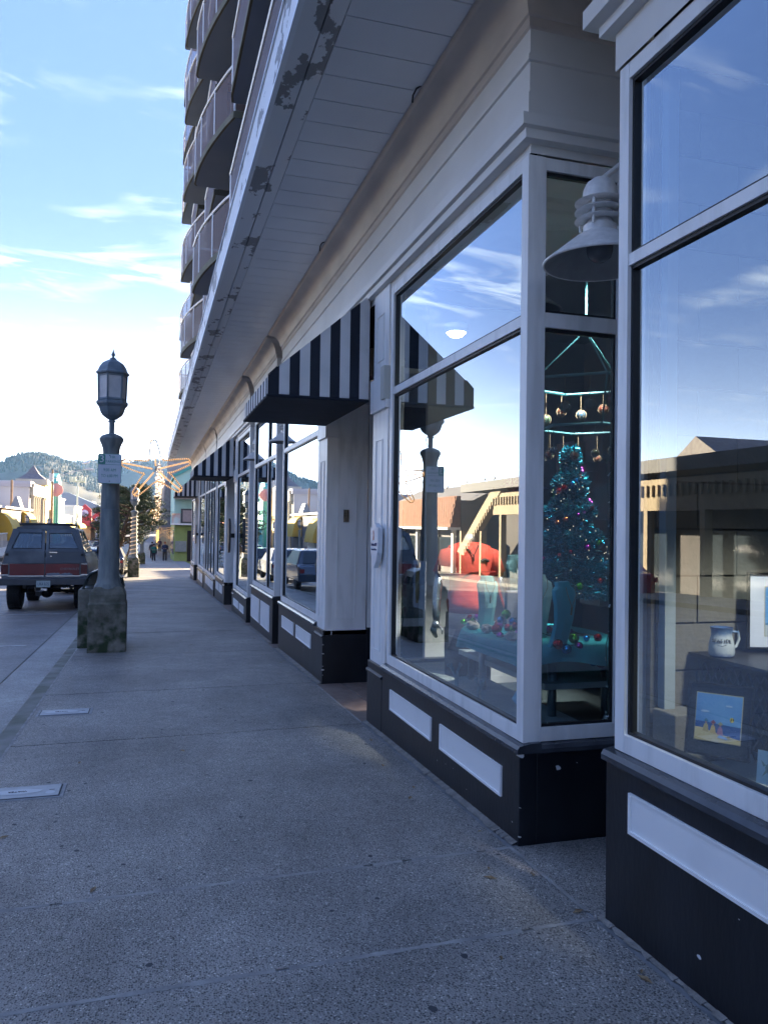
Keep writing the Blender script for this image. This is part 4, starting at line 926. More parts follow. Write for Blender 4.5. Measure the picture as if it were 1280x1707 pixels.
# other cars up the street (simple but shaped)
def car(x, y, c, label, L_=4.5, H=1.48, W_=1.8, rear=True, body='faded'):
    oz = G(y)-.13; e = empty('parked_car', (x, y, oz), label, 'car', 'cars parked along the street'); cm = mat('car_paint_%d' % len(bpy.data.materials), c, .25, coat=.5)
    prof = [(0, .35), (-.02, .62), (.06, .92), (.35, .98), (.85, H), (2.3, H+.02), (3.0, 1.0), (4.2, .88), (L_, .65), (L_, .35)]
    b = MB(); n = len(prof); hw = W_/2
    vs = []
    for s, sh in ((-1, 1), (1, 1)):
        for (yy_, zz_) in prof: vs.append((x+s*(hw if zz_ < 1.01 else hw-.22), y+yy_, oz+zz_))
    b.add(vs, [list(range(n)), list(range(2*n-1, n-1, -1))]+[(i, i+n, (i+1) % n+n, (i+1) % n) for i in range(n)]); b.build('body', cm, e, bevel=.05)
    b = MB(); b.quad((x-hw+.22, y+.375, oz+1.02), (x+hw-.22, y+.375, oz+1.02), (x+hw-.3, y+.80, oz+H-.05), (x-hw+.3, y+.80, oz+H-.05)); b.v = [(p[0], p[1]-.03, p[2]) for p in b.v]
    for s in (-1, 1): b.quad((x+s*(hw-.10), y+.6, oz+1.03), (x+s*(hw-.10), y+2.85, oz+1.03), (x+s*(hw-.205), y+2.3, oz+H-.06), (x+s*(hw-.205), y+.95, oz+H-.06))
    b.build('window', mat('dark_car_glass', (.02, .025, .03), .08), e)
    for s in (-1, 1):
        b = MB(); b.box(x+s*hw*.92-.13, x+s*hw*.92+.03, y-.045, y+.03, oz+.68, oz+.82); b.build('tail_light', mat('tail_light_red', (.25, .01, .01), .2), e)
        for wy in (.85, 3.6):
            b = MB(); b.lathe([(.001, -.1), (.31, -.1), (.33, 0), (.31, .1), (.001, .1)], (0, 0, 0), 18); b.xf(Matrix.Translation((x+s*(hw-.12), y+wy, oz+.33)) @ Matrix.Rotation(R(90), 4, 'Y')); b.build('wheel', M['tyre_rubber'], e)
    b = MB(); b.box(x-.26, x+.26, y-.045, y-.03, oz+.52, oz+.64); b.build('licence_plate', M['plate_pale'], e)
car(-2.2, 27.9, (.03, .045, .08), 'dark blue car parked directly ahead of the lifted truck')
car(-2.2, 34.5, (.25, .26, .28), 'silver car parked beyond the dark blue one on the near kerb')
car(-2.2, 44, (.02, .02, .025), 'black car on the near kerb, beside the pine tree')
car(-8.5, 95, (.35, .37, .40), 'pale car in the street behind the truck, lower right of its roof')
car(-6.2, 108, (.03, .035, .05), 'dark car driving away far up the street')
car(-8.6, 112, (.5, .5, .5), 'white car far up the street in front of the bright shops')
car(-9.4, 19.5, (.30, .02, .02), 'red car parked across the street, mirrored in the nearest window')

# ------------------------------------------------------------------ far right side of the street
def win(bd, mt, x0, x1, y0, y1, z0, z1, parent, pane=None):
    b = MB(); b.box(x0, x1, y0, y1, z0, z1); o = b.build('window', mt, parent); return o
DGL = mat('dark_window_glass', (.03, .04, .05), .1)
g = empty('green_shop', (3.5, 78, G(78)), 'lime green and mint shop with grey meter box and boxed signs, beyond the white building', 'building')
LIME = mat('lime_wall', (.30, .38, .12), .7, (.25, .33, .10), 2); MINT = mat('mint_wall', (.38, .62, .54), .7, (.42, .66, .58), 2)
gz = G(77)
b = MB(); b.box(2.25, 9, 76, 90, gz-.3, 1.45); b.build('lower_wall', LIME, g)
b = MB(); b.box(2.20, 9, 76.02, 90, 1.46, 6.0); b.prism([(2.20, 6.0), (9, 6.0), (9, 9.2), (6, 8.2)], 'y', 76.02, 90); b.build('upper_wall', MINT, g)
b = MB(); b.add([(2.0, 75.9, 5.9), (2.0, 75.9, 6.2), (6.2, 75.9, 8.5), (6.2, 75.9, 8.2), (2.0, 90, 5.9), (2.0, 90, 6.2), (6.2, 90, 8.5), (6.2, 90, 8.2)], [(0, 3, 2, 1), (4, 5, 6, 7), (1, 2, 6, 5), (0, 4, 7, 3), (0, 1, 5, 4)]); b.build('roof_edge', mat('teal_trim', (.08, .35, .32), .6), g)
b = MB(); b.box(1.9, 9, 75.2, 76.0, 1.48, 1.62); b.build('ledge', WHITE, g)
b = MB(); b.box(1.95, 2.75, 75.4, 75.6, 1.63, 2.55); b.build('sign_box', mat('pale_sign', (.5, .6, .58), .6, (.6, .3, .2), 1.2), g)
b = MB(); b.box(2.78, 4.6, 75.3, 75.6, 1.63, 3.0); sx = b.build('sign_box', mat('dark_frame', (.05, .055, .06), .6), g)
b = MB(); b.box(2.95, 4.45, 75.28, 75.3, 1.78, 2.85); b.build('sign_face', mat('faded_sign', (.35, .29, .27), .7, (.30, .25, .24), 4), sx)
b = MB(); b.box(2.32, 3.36, 75.75, 76, gz+.92, gz+1.92); b.build('meter_box', mat('meter_grey', (.22, .26, .24), .6, (.28, .31, .28), 6), g)
b = MB(); b.box(3.42, 4.3, 75.94, 76, gz, gz+2.9); b.build('door', DK, g)
b = MB(); b.prism([(2.1, 3.9), (4.6, 3.9), (4.2, 4.6), (2.9, 4.8)], 'y', 74.6, 76); b.build('small_hood', mat('hood_beige', (.42, .36, .30), .8), g)
b = MB(); b.box(2.2, 2.26, 78, 88, gz+.6, .9); b.build('shop_window', DGL, g)
# neighbouring shops on the same side
SH = mat('grey_shingle', (.22, .20, .20), .9, (.30, .28, .27), 5, .3, 20)
g = empty('shingle_shop', (3.5, 95, G(95)), 'weathered grey shingled shop with sloping awning roof beyond the green shop', 'building')
b = MB(); b.box(2.5, 10, 92, 120, G(95)-.4, 8); b.build('wall', mat('brown_wall', (.12, .09, .075), .8, (.18, .14, .12), 3), g)
b = MB(); b.prism([(1.35, 3.0), (2.5, 3.0), (2.5, 6.4), (1.6, 6.4)], 'y', 91.5, 119); b.prism([(.8, 1.1), (2.5, 1.1), (2.5, 2.95), (1.5, 2.95)], 'y', 91.5, 119); b.build('awning_roof', SH, g)
b = MB(); b.box(1.8, 10, 91.4, 92, 6.45, 9.6); b.build('gable_wall', mat('pale_shingle', (.34, .31, .30), .9, (.40, .37, .36), 4), g)
b = MB(); b.box(2.3, 2.5, 91.9, 92.3, G(95), 1.1); b.build('teal_post', mat('teal_paint', (.05, .30, .36), .6), g)
g = empty('yellow_awning_shop', (2, 130, G(130)), 'shop with rounded ochre awning and lit yellow doorway far up the sidewalk', 'building')
OCH = mat('ochre_cloth', (.50, .30, .04), .8)
b = MB(); b.box(1.4, 10, 126, 150, G(130)-.4, 7); b.build('wall', mat('tan_wall', (.40, .33, .25), .8, (.45, .38, .30), 1), g)
b = MB(); b.prism([(-.35, 2.55), (-.2, 3.3), (.3, 3.9), (.9, 4.1), (1.4, 4.1), (1.4, 2.55)], 'y', 125, 129); b.build('awning', OCH, g)
b = MB(); b.box(-.3, 1.35, 125.2, 126, .95, 2.2); s_ = b.build('sign_panel', mat('grey_sign', (.4, .42, .42), .6), g)
b = MB(); b.box(-.1, 1.1, 125.15, 125.19, 1.45, 1.7); b.build('sign_text_bar', DK, s_)
b = MB(); b.box(1.0, 1.38, 126, 129, G(130), .6); b.build('lit_doorway', mat('lit_yellow', (.9, .6, .2), .6, emit=(1, .62, .18), es=.1), g)
# string-light tower
g = empty('light_tower', (.9, 120, G(120)), 'tall frame of glowing white and amber light strings above the far sidewalk', 'light decoration')
b = MB(); rnd = random.Random(8)
for k in range(7):
    x = .75+.2*k*1.0
    b.tube([(x, 118, 1.8), (x+.02, 118, 10.8-abs(k-2)*.5)], .05, 4)
b.build('frame', mat('frame_grey', (.3, .25, .22), .6), g)
b = MB()
for i in range(420):
    k = rnd.randrange(7); x = .75+.2*k; z = 1.6+rnd.random()*(9.0-abs(k-2)*.7); b.sphere((x+rnd.uniform(-.09, .09), 117.9, z), .055, 4)
for i in range(110):
    t = rnd.random(); b.sphere((.3+1.4*t+rnd.uniform(-.3, .3), 117.5, 1.2+2.6*rnd.random()), .05, 4)
tag(b.build('bulbs', mat('white_amber_bulb', (1, .8, .6), .5, emit=(1, .66, .38), es=.22), g), kind='stuff')
# big hotel-like block far right, closes the view down the street
for (x0, x1, y0, y1, z1, c, lab) in [(2.5, 12, 152, 190, 7, (.30, .27, .25), 'low beige building far up the right side of the street'), (2, 14, 195, 250, 8, (.34, .30, .28), 'pale building at the far right end of the street')]:
    g = empty('far_building', (x0, y0, G(y0)), lab, 'building'); b = MB(); b.box(x0, x1, y0, y1, G(y0)-.3, z1); b.build('wall', mat('far_wall_%d' % y0, c, .8, tuple(v*1.2 for v in c), .5), g)
    for yw in range(y0+3, y1-3, 6):
        b = MB(); b.box(x0-.05, x0, yw, yw+3, .5, 2.4); b.build('window', DGL, g)
# unseen blocks added behind the shops on the right to keep the street in shade
for (x0, x1, y0, y1, z1, lab) in [(24, 60, 44, 74, 9, 'unseen beige block added across the side street to shade the road'), (9.2, 40, 76, 150, 7.5, 'unseen flat-roofed block added behind the green shop to shade the street')]:
    g = empty('shade_block', (x0, y0, -2), lab, 'building'); b = MB(); b.box(x0, x1, y0, y1, -2.3, z1); b.build('wall', mat('block_beige', (.35, .32, .28), .8, (.3, .28, .25), .4), g)
    for yw in range(y0+3, y1-4, 7):
        b = MB(); b.box(x0-.06, x0, yw, yw+3.5, 0, 2.6); b.build('window', DGL, g)

# ------------------------------------------------------------------ far left side of the street
def awn(cx0, cx1, y0, y1, z0, z1, m, parent, name='awning'):
    """quarter-round awning projecting towards +X from x=cx0 to cx1"""
    pr = [(cx0, z0)]+[(cx0+(cx1-cx0)*math.sin(t), z0+(z1-z0)*math.cos(t)) for t in [math.pi/2*(1-i/8) for i in range(9)]]
    b = MB(); b.prism(pr, 'y', y0, y1); return b.build(name, m, parent, bevel=.02)
YE = mat('yellow_cloth', (.62, .40, .05), .7, (.55, .36, .06), 1.5)
gl = G(90)
g = empty('yellow_awning_shopfront', (-14, 84, gl), 'low dark grey clapboard building with rounded yellow awnings across the street', 'building')
b = MB(); b.box(-30, -13.6, 60, 93, gl-.4, 2.75); b.build('wall', mat('dark_clapboard', (.14, .13, .135), .8, (.17, .16, .165), 2), g)
b = MB()
for i in range(20): b.box(-30, -13.56, 93.0, 93.04, gl+.2*i, gl+.2*i+.17)
for i in range(22): b.box(-13.6, -13.57, 60, 93, gl+.2*i, gl+.2*i+.18)
o = b.build('clapboards', M['dark_clapboard'], g); o['kind'] = 'stuff'
b = MB(); b.box(-30, -13.3, 59.8, 93.2, 2.75, 2.95); b.build('roof_edge', WHITE, g)
a1 = awn(-13.6, -12.3, 74.5, 79.0, -.1, 2.35, YE, g)
RT = mat('awning_red_print', (.45, .08, .05), .7)
# barrel awnings facing along the street as seen from the crossing
def barrel(xc, y, wd, z0, z1, parent, txt=None):
    n = 10; pts = [(xc-wd/2, z0)]+[(xc-wd/2+wd*(1-math.cos(math.pi*i/n))/2 if 0 else xc-wd/2*math.cos(math.pi*i/n), z0+(z1-z0)*(.55+.45*math.sin(math.pi*i/n))) for i in range(n+1)]+[(xc+wd/2, z0)]
    b = MB(); b.prism(pts, 'y', y, y+1.6); o = b.build('awning', YE, parent, bevel=.03)
    if txt:
        for i, s_ in enumerate(txt): text(s_, 'lettering', .24, RT, face((xc, y-.012, z0+(z1-z0)*(.5-.25*i)), (1, 0, 0), (0, 0, 1)), o)
barrel(-14.0, 80.5, 1.05, .68, 2.83, g, ('SWEET', 'SHOP'))
awn(-13.57, -12.5, 87.3, 92.0, .3, 2.6, YE, g)
b = MB(); b.box(-13.55, -13.5, 61, 73, gl+.5, .3); b.build('shop_window', DGL, g); b = MB(); b.box(-13.55, -13.5, 80, 86, gl+.5, .3); b.build('shop_window', DGL, g)
b = MB(); b.prism([(-15.0, 2.95), (-13.9, 2.95), (-14.3, 4.2), (-14.5, 4.2)], 'y', 89, 91); b.build('chimney_cowl', mat('slate_blue', (.15, .17, .2), .6), g)
# white railing
g = empty('white_railing', (-13, 66, G(66)), 'white picket railing on the far sidewalk left of the truck', 'railing')
b = MB()
b.box(-12.6, -12.52, 56, 68, .40, .50); b.box(-12.6, -12.52, 56, 68, G(62)+.15, G(62)+.85); 
b.build('rail', WHITE, g)
o0 = None
for i in range(20):
    b = MB(); b.box(-12.59, -12.53, 56+.62*i, 56.08+.62*i, G(62), .42)
    b.build('baluster', WHITE, g)
# grey sided building with white columned facade lit by the sun
g = empty('columned_building', (-15, 100, gl), 'grey-sided building with a white columned facade glowing in the sun', 'building')
b = MB(); b.box(-40, -14.2, 95.5, 107, gl-.3, 5.5); b.build('wall', mat('pale_stucco', (.50, .48, .47), .8, (.55, .53, .52), .4), g)
b = MB(); b.box(-40, -14.0, 95.3, 107.2, 5.5, 5.8); b.box(-26, -14.0, 95.2, 98, 5.8, 6.15); b.build('parapet', mat('lilac_grey', (.42, .41, .45), .7), g)
WC = mat('cream_facade', (.58, .52, .40), .7, (.50, .45, .34), 1)
b = MB(); b.box(-14.2, -13.8, 96, 107, 4.6, 5.6); b.box(-14.2, -13.7, 96, 107, 5.6, 5.9); b.build('entablature', WC, g)
for i in range(7):
    b = MB(); y = 96.4+1.65*i; b.lathe([(.30, gl), (.30, gl+.3), (.24, gl+.35), (.20, 4.2), (.30, 4.4), (.34, 4.6)], (-13.95, y, 0), 12); b.build('column', WC, g, smooth=2)
for i in range(6):
    b = MB(); y = 97.0+1.65*i; b.box(-14.19, -14.12, y, y+.7, 2.2, 3.8); b.prism([(y+.35+.35*math.cos(t), 3.8+.35*math.sin(t)) for t in [math.pi*k/8 for k in range(9)]], 'x', -14.19, -14.12); b.build('window', DGL, g)
b = MB(); b.box(-14.1, -13.9, 96.2, 106.8, gl, .2); b.build('shop_window', DGL, g)
g = empty('turret_building', (-15, 112, gl), 'yellow and cream corner building with a small pyramid roof', 'building')
b = MB(); b.box(-24, -13.9, 107.2, 114, gl-.3, 6.6); b.build('wall', mat('yellow_stucco', (.62, .46, .20), .8, (.66, .50, .24), .8), g)
b = MB(); b.box(-17.4, -13.7, 107.1, 110.9, 6.3, 7.0); b.box(-13.9, -13.7, 113.6, 114.2, gl, 6.6); b.build('trim', WC, g)
b = MB(); b.lathe([(2.3, 7.0), (1.1, 7.7), (.0001, 8.9)], (-15.6, 109, 0), 4, rot=math.pi/4); b.build('turret_roof', mat('roof_slate', (.16, .15, .16), .8, (.22, .2, .2), 3), g)
for i in range(2):
    b = MB(); b.box(-13.9, -13.84, 111.2+1.3*i, 112.0+1.3*i, 1.2, 3.2); b.build('window', DGL, g)
g = empty('teal_building', (-15, 118, gl), 'tall teal fronted building beyond the turret', 'building')
b = MB(); b.box(-24, -13.6, 116, 122.5, gl-.3, 7.0); b.prism([(116, 7.0), (122.5, 7.0), (121.8, 7.9), (119.2, 8.5), (116.6, 7.9)], 'x', -14.4, -13.6); b.build('wall', mat('teal_wall', (.06, .38, .36), .7, (.08, .42, .40), .6), g)
b = MB(); b.box(-13.6, -13.3, 116.4, 117, gl, 7.3); b.build('pilaster', mat('teal_light', (.2, .5, .47), .7), g)
b = MB(); b.lathe([(.9, 0), (.9, .15)], (0, 0, 0), 20); b.xf(Matrix.Translation((-13.5, 115.2, 6.0)) @ Matrix.Rotation(R(90), 4, 'X')); b.build('round_sign', mat('pink_sign', (.6, .3, .32), .6), g)
for o_ in list(col.objects):
    if o_.name in ('columned_building', 'turret_building', 'teal_building'): o_.location.x += 1.15
    if o_.name == 'yellow_awning_shopfront': o_.location.x += 1.0
    if o_.name == 'white_railing': o_.location.x += .7; o_.location.y += 12; o_.location.z += .1
# shops further up on the left
cols = [((.42, .52, .50), 123, 140, 5.2, 'pale green-grey shop further up the left side'), ((.62, .60, .52), 140, 152, 2.6, 'low cream shop with wide window up the left side'), ((.60, .62, .60), 158, 175, 4.6, 'white building with dark windows far up the left side')]
for c, y0, y1, z1, lab in cols:
    g = empty('far_shop', (-14, y0, gl), lab, 'building'); b = MB(); b.box(-26, -13.7, y0, y1, gl-.3, z1); b.build('wall', mat('shop_wall_%d' % y0, c, .8, tuple(v*1.1 for v in c), .4), g)
    b = MB(); b.box(-26, -13.5, y0-.1, y1+.1, z1, z1+.25); b.build('cornice', WHITE, g)
    n = int((y1-y0)/3.5)
    for i in range(n):
        b = MB(); b.box(-13.7, -13.62, y0+.8+3.5*i, y0+3.2+3.5*i, gl+.8, gl+2.7); b.build('window', DGL, g)
    awn(-13.7, -12.6, y0+1, y1-1, .4, 1.5, mat('awn_%d' % y0, [(.7, .7, .68), (.55, .15, .08), (.6, .45, .1)][y0 % 3], .8), g)
g = empty('red_gabled_shop', (-13, 180, gl), 'red and orange gabled shop with round violet signs far up the street', 'building')
RDP = mat('red_shop_paint', (.45, .05, .07), .7)
b = MB(); b.box(-24, -12.2, 180, 196, gl-.3, 2.6); b.build('wall', mat('orange_wall', (.65, .32, .14), .8, (.7, .5, .3), .7), g)
for (xc, zt) in ((-13.4, 5.6), (-10.6, 4.2)):
    b = MB(); b.prism([(xc-1.3, .9), (xc+1.3, .9), (xc+1.3, zt-1.2), (xc, zt), (xc-1.3, zt-1.2)], 'y', 179.2, 180); gb = b.build('gable', RDP, g)
    b = MB(); b.lathe([(.75, 0), (.75, .15)], (0, 0, 0), 18); b.xf(Matrix.Translation((xc, 179.1, zt-2.0)) @ Matrix.Rotation(R(90), 4, 'X')); b.build('round_sign', mat('violet_sign', (.35, .3, .6), .6, (.6, .55, .7), 2), g)
b = MB(); b.prism([(-12.2, .6), (-9.2, -.6), (-9.2, -.4), (-12.2, 1.6)], 'y', 180, 195); b.build('awning', RDP, g)
g = empty('blue_roof_hall', (-18, 215, gl), 'broad hall with pale blue metal roof beyond the shops', 'building')
b = MB(); b.box(-34, -12, 215, 240, gl, 5.4); b.build('wall', mat('hall_wall', (.55, .52, .45), .8), g)
b = MB(); b.prism([(-35, 5.4), (-11, 5.4), (-20, 9.2), (-26, 9.2)], 'y', 214, 241); b.build('roof', mat('blue_metal_roof', (.30, .38, .44), .5), g)
g = empty('beige_hotel', (-20, 300, gl), 'beige multi-storey block with dark windows below the hill', 'building')
b = MB(); b.box(-36, -20, 300, 320, gl, 9.5); b.box(-20, 4, 302, 320, gl, 6.5); b.build('wall', mat('hotel_beige', (.45, .38, .32), .8), g)
for i in range(4):
    for k in range(2):
        b = MB(); b.box(-35+3.8*i, -33+3.8*i, 299.9, 300, 4+2.6*k, 5.4+2.6*k); b.build('window', DGL, g)
# filler roofs of the town below the hill
rnd = random.Random(21)
for i in range(16):
    x = -150+i*18+rnd.uniform(-5, 5); y = rnd.uniform(330, 520); h_ = rnd.uniform(6, 13); wd = rnd.uniform(10, 20)
    if -4 < x < 20: x += 26
    g = empty('town_house', (x, y, gl), ['grey roofed house', 'brown roofed house', 'cream house', 'white house'][i % 4]+' in the town below the wooded hill, '+['far left behind the shopfronts', 'left of the tall light pole', 'behind the light pole', 'between pole and floodlight mast', 'beside the floodlight mast', 'right of the floodlight mast', 'above the red gables', 'left behind the parking sign', 'behind the near lamp post', 'behind the pine crown', 'seen through the pine', 'right of the pine', 'hidden mostly by the light tower', 'behind the green shop', 'behind the mint roof', 'far right behind the shops'][i], 'house', 'houses of the town below the hill')
    c = [(.45, .42, .38), (.35, .32, .3), (.55, .5, .42), (.6, .58, .55)][i % 4]
    b = MB(); b.box(x-wd/2, x+wd/2, y, y+12, gl, h_); b.build('wall', mat('house_%d' % (i % 4), c, .8), g)
    b = MB(); b.prism([(x-wd/2-.6, h_), (x+wd/2+.6, h_), (x, h_+3.4)], 'y', y-.5, y+12.5); b.build('roof', mat('house_roof_%d' % (i % 3), [(.2, .19, .19), (.25, .17, .13), (.3, .31, .33)][i % 3], .8), g)
    b = MB(); b.box(x-wd/4-1, x-wd/4+1, y-.08, y, h_-3, h_-1.2); b.build('window', DGL, g)
# poles
def pole(x, y, h_, label, arm=None, group=None, twin=False):
    z = G(y); e = empty('utility_pole' if not twin else 'light_mast', (x, y, z), label, 'pole', group)
    b = MB(); b.tube([(x, y, z), (x, y, z+h_)], [.17, .12], 10); b.build('post', mat('wood_pole', (.24, .15, .09), .9, (.3, .2, .12), 3) if not twin else mat('mast_grey', (.5, .48, .42), .5), e)
    if arm:
        b = MB(); b.tube([(x, y, z+h_-1.2), (x+arm*.5, y, z+h_-.3), (x+arm, y, z+h_+.2)], .05, 6); b.build('arm', mat('arm_grey', (.5, .5, .5), .5), e)
        b = MB(); b.loft([(x+arm+.3, y, z+h_+.08, .5, .16), (x+arm+.3, y, z+h_+.22, .55, .18), (x+arm+.3, y, z+h_+.34, .3, .1)], 10); b.build('lamp_head', mat('arm_grey', (0, 0, 0)), e)
        b = MB(); b.loft([(x-.1, y-.2, z+h_-1.5, .26, .26), (x-.1, y-.2, z+h_-.5, .26, .26)], 10); b.build('transformer', mat('transformer', (.5, .5, .48), .5), e)
    if twin:
        b = MB(); b.box(x-1.1, x+1.1, y-.1, y+.1, z+h_-.3, z+h_-.1); 
        for s in (-1.0, -.45, .45, 1.0): b.box(x+s-.22, x+s+.22, y-.3, y+.1, z+h_-.1, z+h_+.55)
        b.build('floodlight_head', mat('mast_head', (.55, .5, .4), .5), e)
    return e
pole(-11.6, 104, 10.3, 'tall brown wooden pole with street light arm across the street', arm=3.9)
pole(-11.2, 134, 10.6, 'pale mast with a rack of floodlights up the street', twin=True)
pole(-14.3, 92.0, 8.3, 'short pole with weather vane on the grey building roof')
pole(-12.3, 62.0, 3.3, 'plain wooden post by the white railing')
# gull
def gull(p, label, s=1, a=0):
    e = empty('gull', p, label, 'gull', 'gulls perched on roofs and lamps'); x, y, z = p
    b = MB(); cs, sn = math.cos(a), math.sin(a)
    V = lambda t, u, r1, r2: (x+t*cs*s, y+t*sn*s, z+u*s, r1*s, r2*s)
    b.tube([(x-.22*s*cs, y-.22*s*sn, z+.10*s), (x-.1*s*cs, y-.1*s*sn, z+.14*s), (x+.05*s*cs, y+.05*s*sn, z+.16*s), (x+.15*s*cs, y+.15*s*sn, z+.23*s), (x+.18*s*cs, y+.18*s*sn, z+.29*s), (x+.24*s*cs, y+.24*s*sn, z+.29*s)], [.01*s, .06*s, .085*s, .05*s, .042*s, .01*s], 8); b.build('body', mat('gull_white', (.7, .7, .7), .8), e, smooth=1)
    b = MB(); b.tube([(x, y-.02, z+.1*s), (x, y-.02, z)], .008, 4); b.tube([(x, y+.03, z+.1*s), (x, y+.03, z)], .008, 4); b.build('legs', mat('gull_leg', (.5, .35, .2), .7), e)
gull((-7.75, 104, G(104)+10.95), 'gull sitting on the arm of the tall street light', 2.2)

# ------------------------------------------------------------------ opposite buildings, mostly seen mirrored in the glass
go = G(46)
g = empty('mansard_shop', (-15, 50, go), 'brown shingled mansard shop across the street, mirrored in the display window', 'building')
b = MB(); b.box(-30, -13.6, 42.5, 59.5, go-.3, 3.2); b.prism([(-30, 3.2), (-14.3, 3.2), (-17, 4.5), (-30, 4.5)], 'y', 42.5, 59.5); b.build('wall', mat('shop_grey_wall', (.16, .15, .15), .8, (.2, .19, .185), 1), g)
MS = mat('red_brown_shingle', (.17, .07, .04), .85, (.26, .12, .07), 6, .3, 30); 
b = MB(); b.prism([(-13.6, 1.6), (-13.0, 1.6), (-13.35, 3.45), (-13.6, 3.45)], 'y', 42.6, 59.4); b.build('mansard', MS, g)
b = MB()
for r_ in range(8):
    y = 42.6+(r_ % 2)*.15
    while y < 59.2:
        x = -13.0-.35*(r_/8); b.box(x-.02, x+.025, y, y+.27, 1.62+.225*r_, 1.62+.225*r_+.22); y += .30
o = b.build('shingles', MS, g); o['kind'] = 'stuff'
b = MB(); b.box(-13.3, -12.97, 45.6, 47.2, 1.95, 2.75); b.build('window', mat('pale_blind', (.6, .58, .5), .6), g)
b = MB(); b.box(-13.6, -13.5, 43, 59, go+.4, 1.0); b.build('shop_window', DGL, g)
for y in (43, 46, 49.5, 53, 56.5, 59): b = MB(); b.box(-13.5, -13.3, y, y+.3, go, 1.6); b.build('pillar', WHITE, g)
b = MB(); b.box(-13.6, -12.8, 42.6, 59.4, 1.45, 1.6); b.build('eave', WHITE, g)
b = MB()
g2 = empty('arcade_building', (-15, 30, G(30)), 'cream arcade with dentil band, sloping gable boards and posts across the street', 'building')
CRM = mat('cream_board', (.25, .19, .11), .7, (.31, .24, .14), 1.5)
b = MB(); b.box(-32, -15.2, 10, 42.3, -1.5, 3.9); b.build('wall', mat('dark_arcade', (.06, .055, .055), .8, (.09, .08, .08), 1), g2)
b = MB(); b.box(-32, -13.4, 9.8, 42.2, 3.62, 4.1); b.build('roof_edge', mat('grey_roof_edge', (.12, .12, .125), .7), g2)
b = MB(); b.box(-13.6, -13.2, 10, 37.2, 2.25, 3.35); b.build('fascia_board', CRM, g2)
b = MB(); b.add([(-13.15, 36.2, 3.45), (-13.15, 37.5, 3.45), (-13.15, 42.0, .2), (-13.15, 41.0, .0), (-13.5, 36.2, 3.45), (-13.5, 37.5, 3.45), (-13.5, 42.0, .2), (-13.5, 41.0, .0)], [(0, 1, 2, 3), (7, 6, 5, 4), (0, 4, 5, 1), (1, 5, 6, 2), (2, 6, 7, 3), (3, 7, 4, 0)]); b.build('gable_board', CRM, g2)
b = MB()
y = 10.2
while y < 37: b.box(-13.2, -13.12, y, y+.10, 2.75, 3.15); y += .32
for i in range(16):
    t = i/16; yy_, zz_ = 37+4*t, 3.1-2.9*t; b.box(-13.15, -13.08, yy_, yy_+.1, zz_-.35, zz_)
o = b.build('dentils', CRM, g2); o['kind'] = 'stuff'
for y in (12, 15, 18, 21, 24, 27, 30, 33, 36.2, 38.6, 41.5):
    b = MB(); b.box(-13.5, -13.2, y, y+.22, G(y), 2.25 if y < 37 else 1.4); b.build('post', CRM, g2)
for y in (13, 19, 25, 31):
    b = MB(); b.box(-15.2, -15.1, y, y+4, -.9, 1.6); b.build('shop_window', DGL, g2)
b = MB(); b.prism([(30-3.2, 3.9), (30+3.2, 3.9), (30, 5.9)], 'x', -30, -20); b.build('rear_gable', SH, g2)
g3 = empty('gabled_hotel', (-28, 26, 0), 'shingled gable with lit dormer rising behind the arcade', 'building')
b = MB(); b.prism([(17, 0), (27.5, 0), (27.5, 6.2), (22.2, 10.6), (17, 6.2)], 'x', -40, -30); b.build('gable', SH, g3)
b = MB(); b.box(-30, -29.6, 16.6, 28, 5.9, 6.3); b.build('cornice', mat('glow_trim', (.8, .7, .5), .5, emit=(1, .8, .5), es=.12), g3)  # cornice glows by its own emission, so it looks lit
b = MB(); b.box(-30, -29.8, 21.3, 23.2, 6.8, 7.9); b.build('window', M['glow_trim'], g3)
for i, (y, zt) in enumerate([(39.5, 4.1), (38.2, 4.1), (42.0, 4.1), (45, 3.95)]): gull((-13.7, y, zt), ['gull standing on the arcade roof edge near its corner', 'gull on the arcade roof edge, second from the corner', 'gull at the end of the arcade roof', 'gull on the mansard shop roof'][i], 1.0, a=1.6)
# behind the camera on the left and right (only mirrored faintly)
g = empty('corner_block', (-20, -30, 0), 'beige two storey block across the street behind the viewer', 'building')
b = MB(); b.box(-34, -13.6, -60, 8, -1, 6.5); b.build('wall', mat('beige_block', (.42, .38, .32), .8, (.38, .34, .3), .6), g)
for y in range(-56, 6, 5): b = MB(); b.box(-13.6, -13.5, y, y+2.6, 3.2, 5.2); b.build('window', DGL, g)

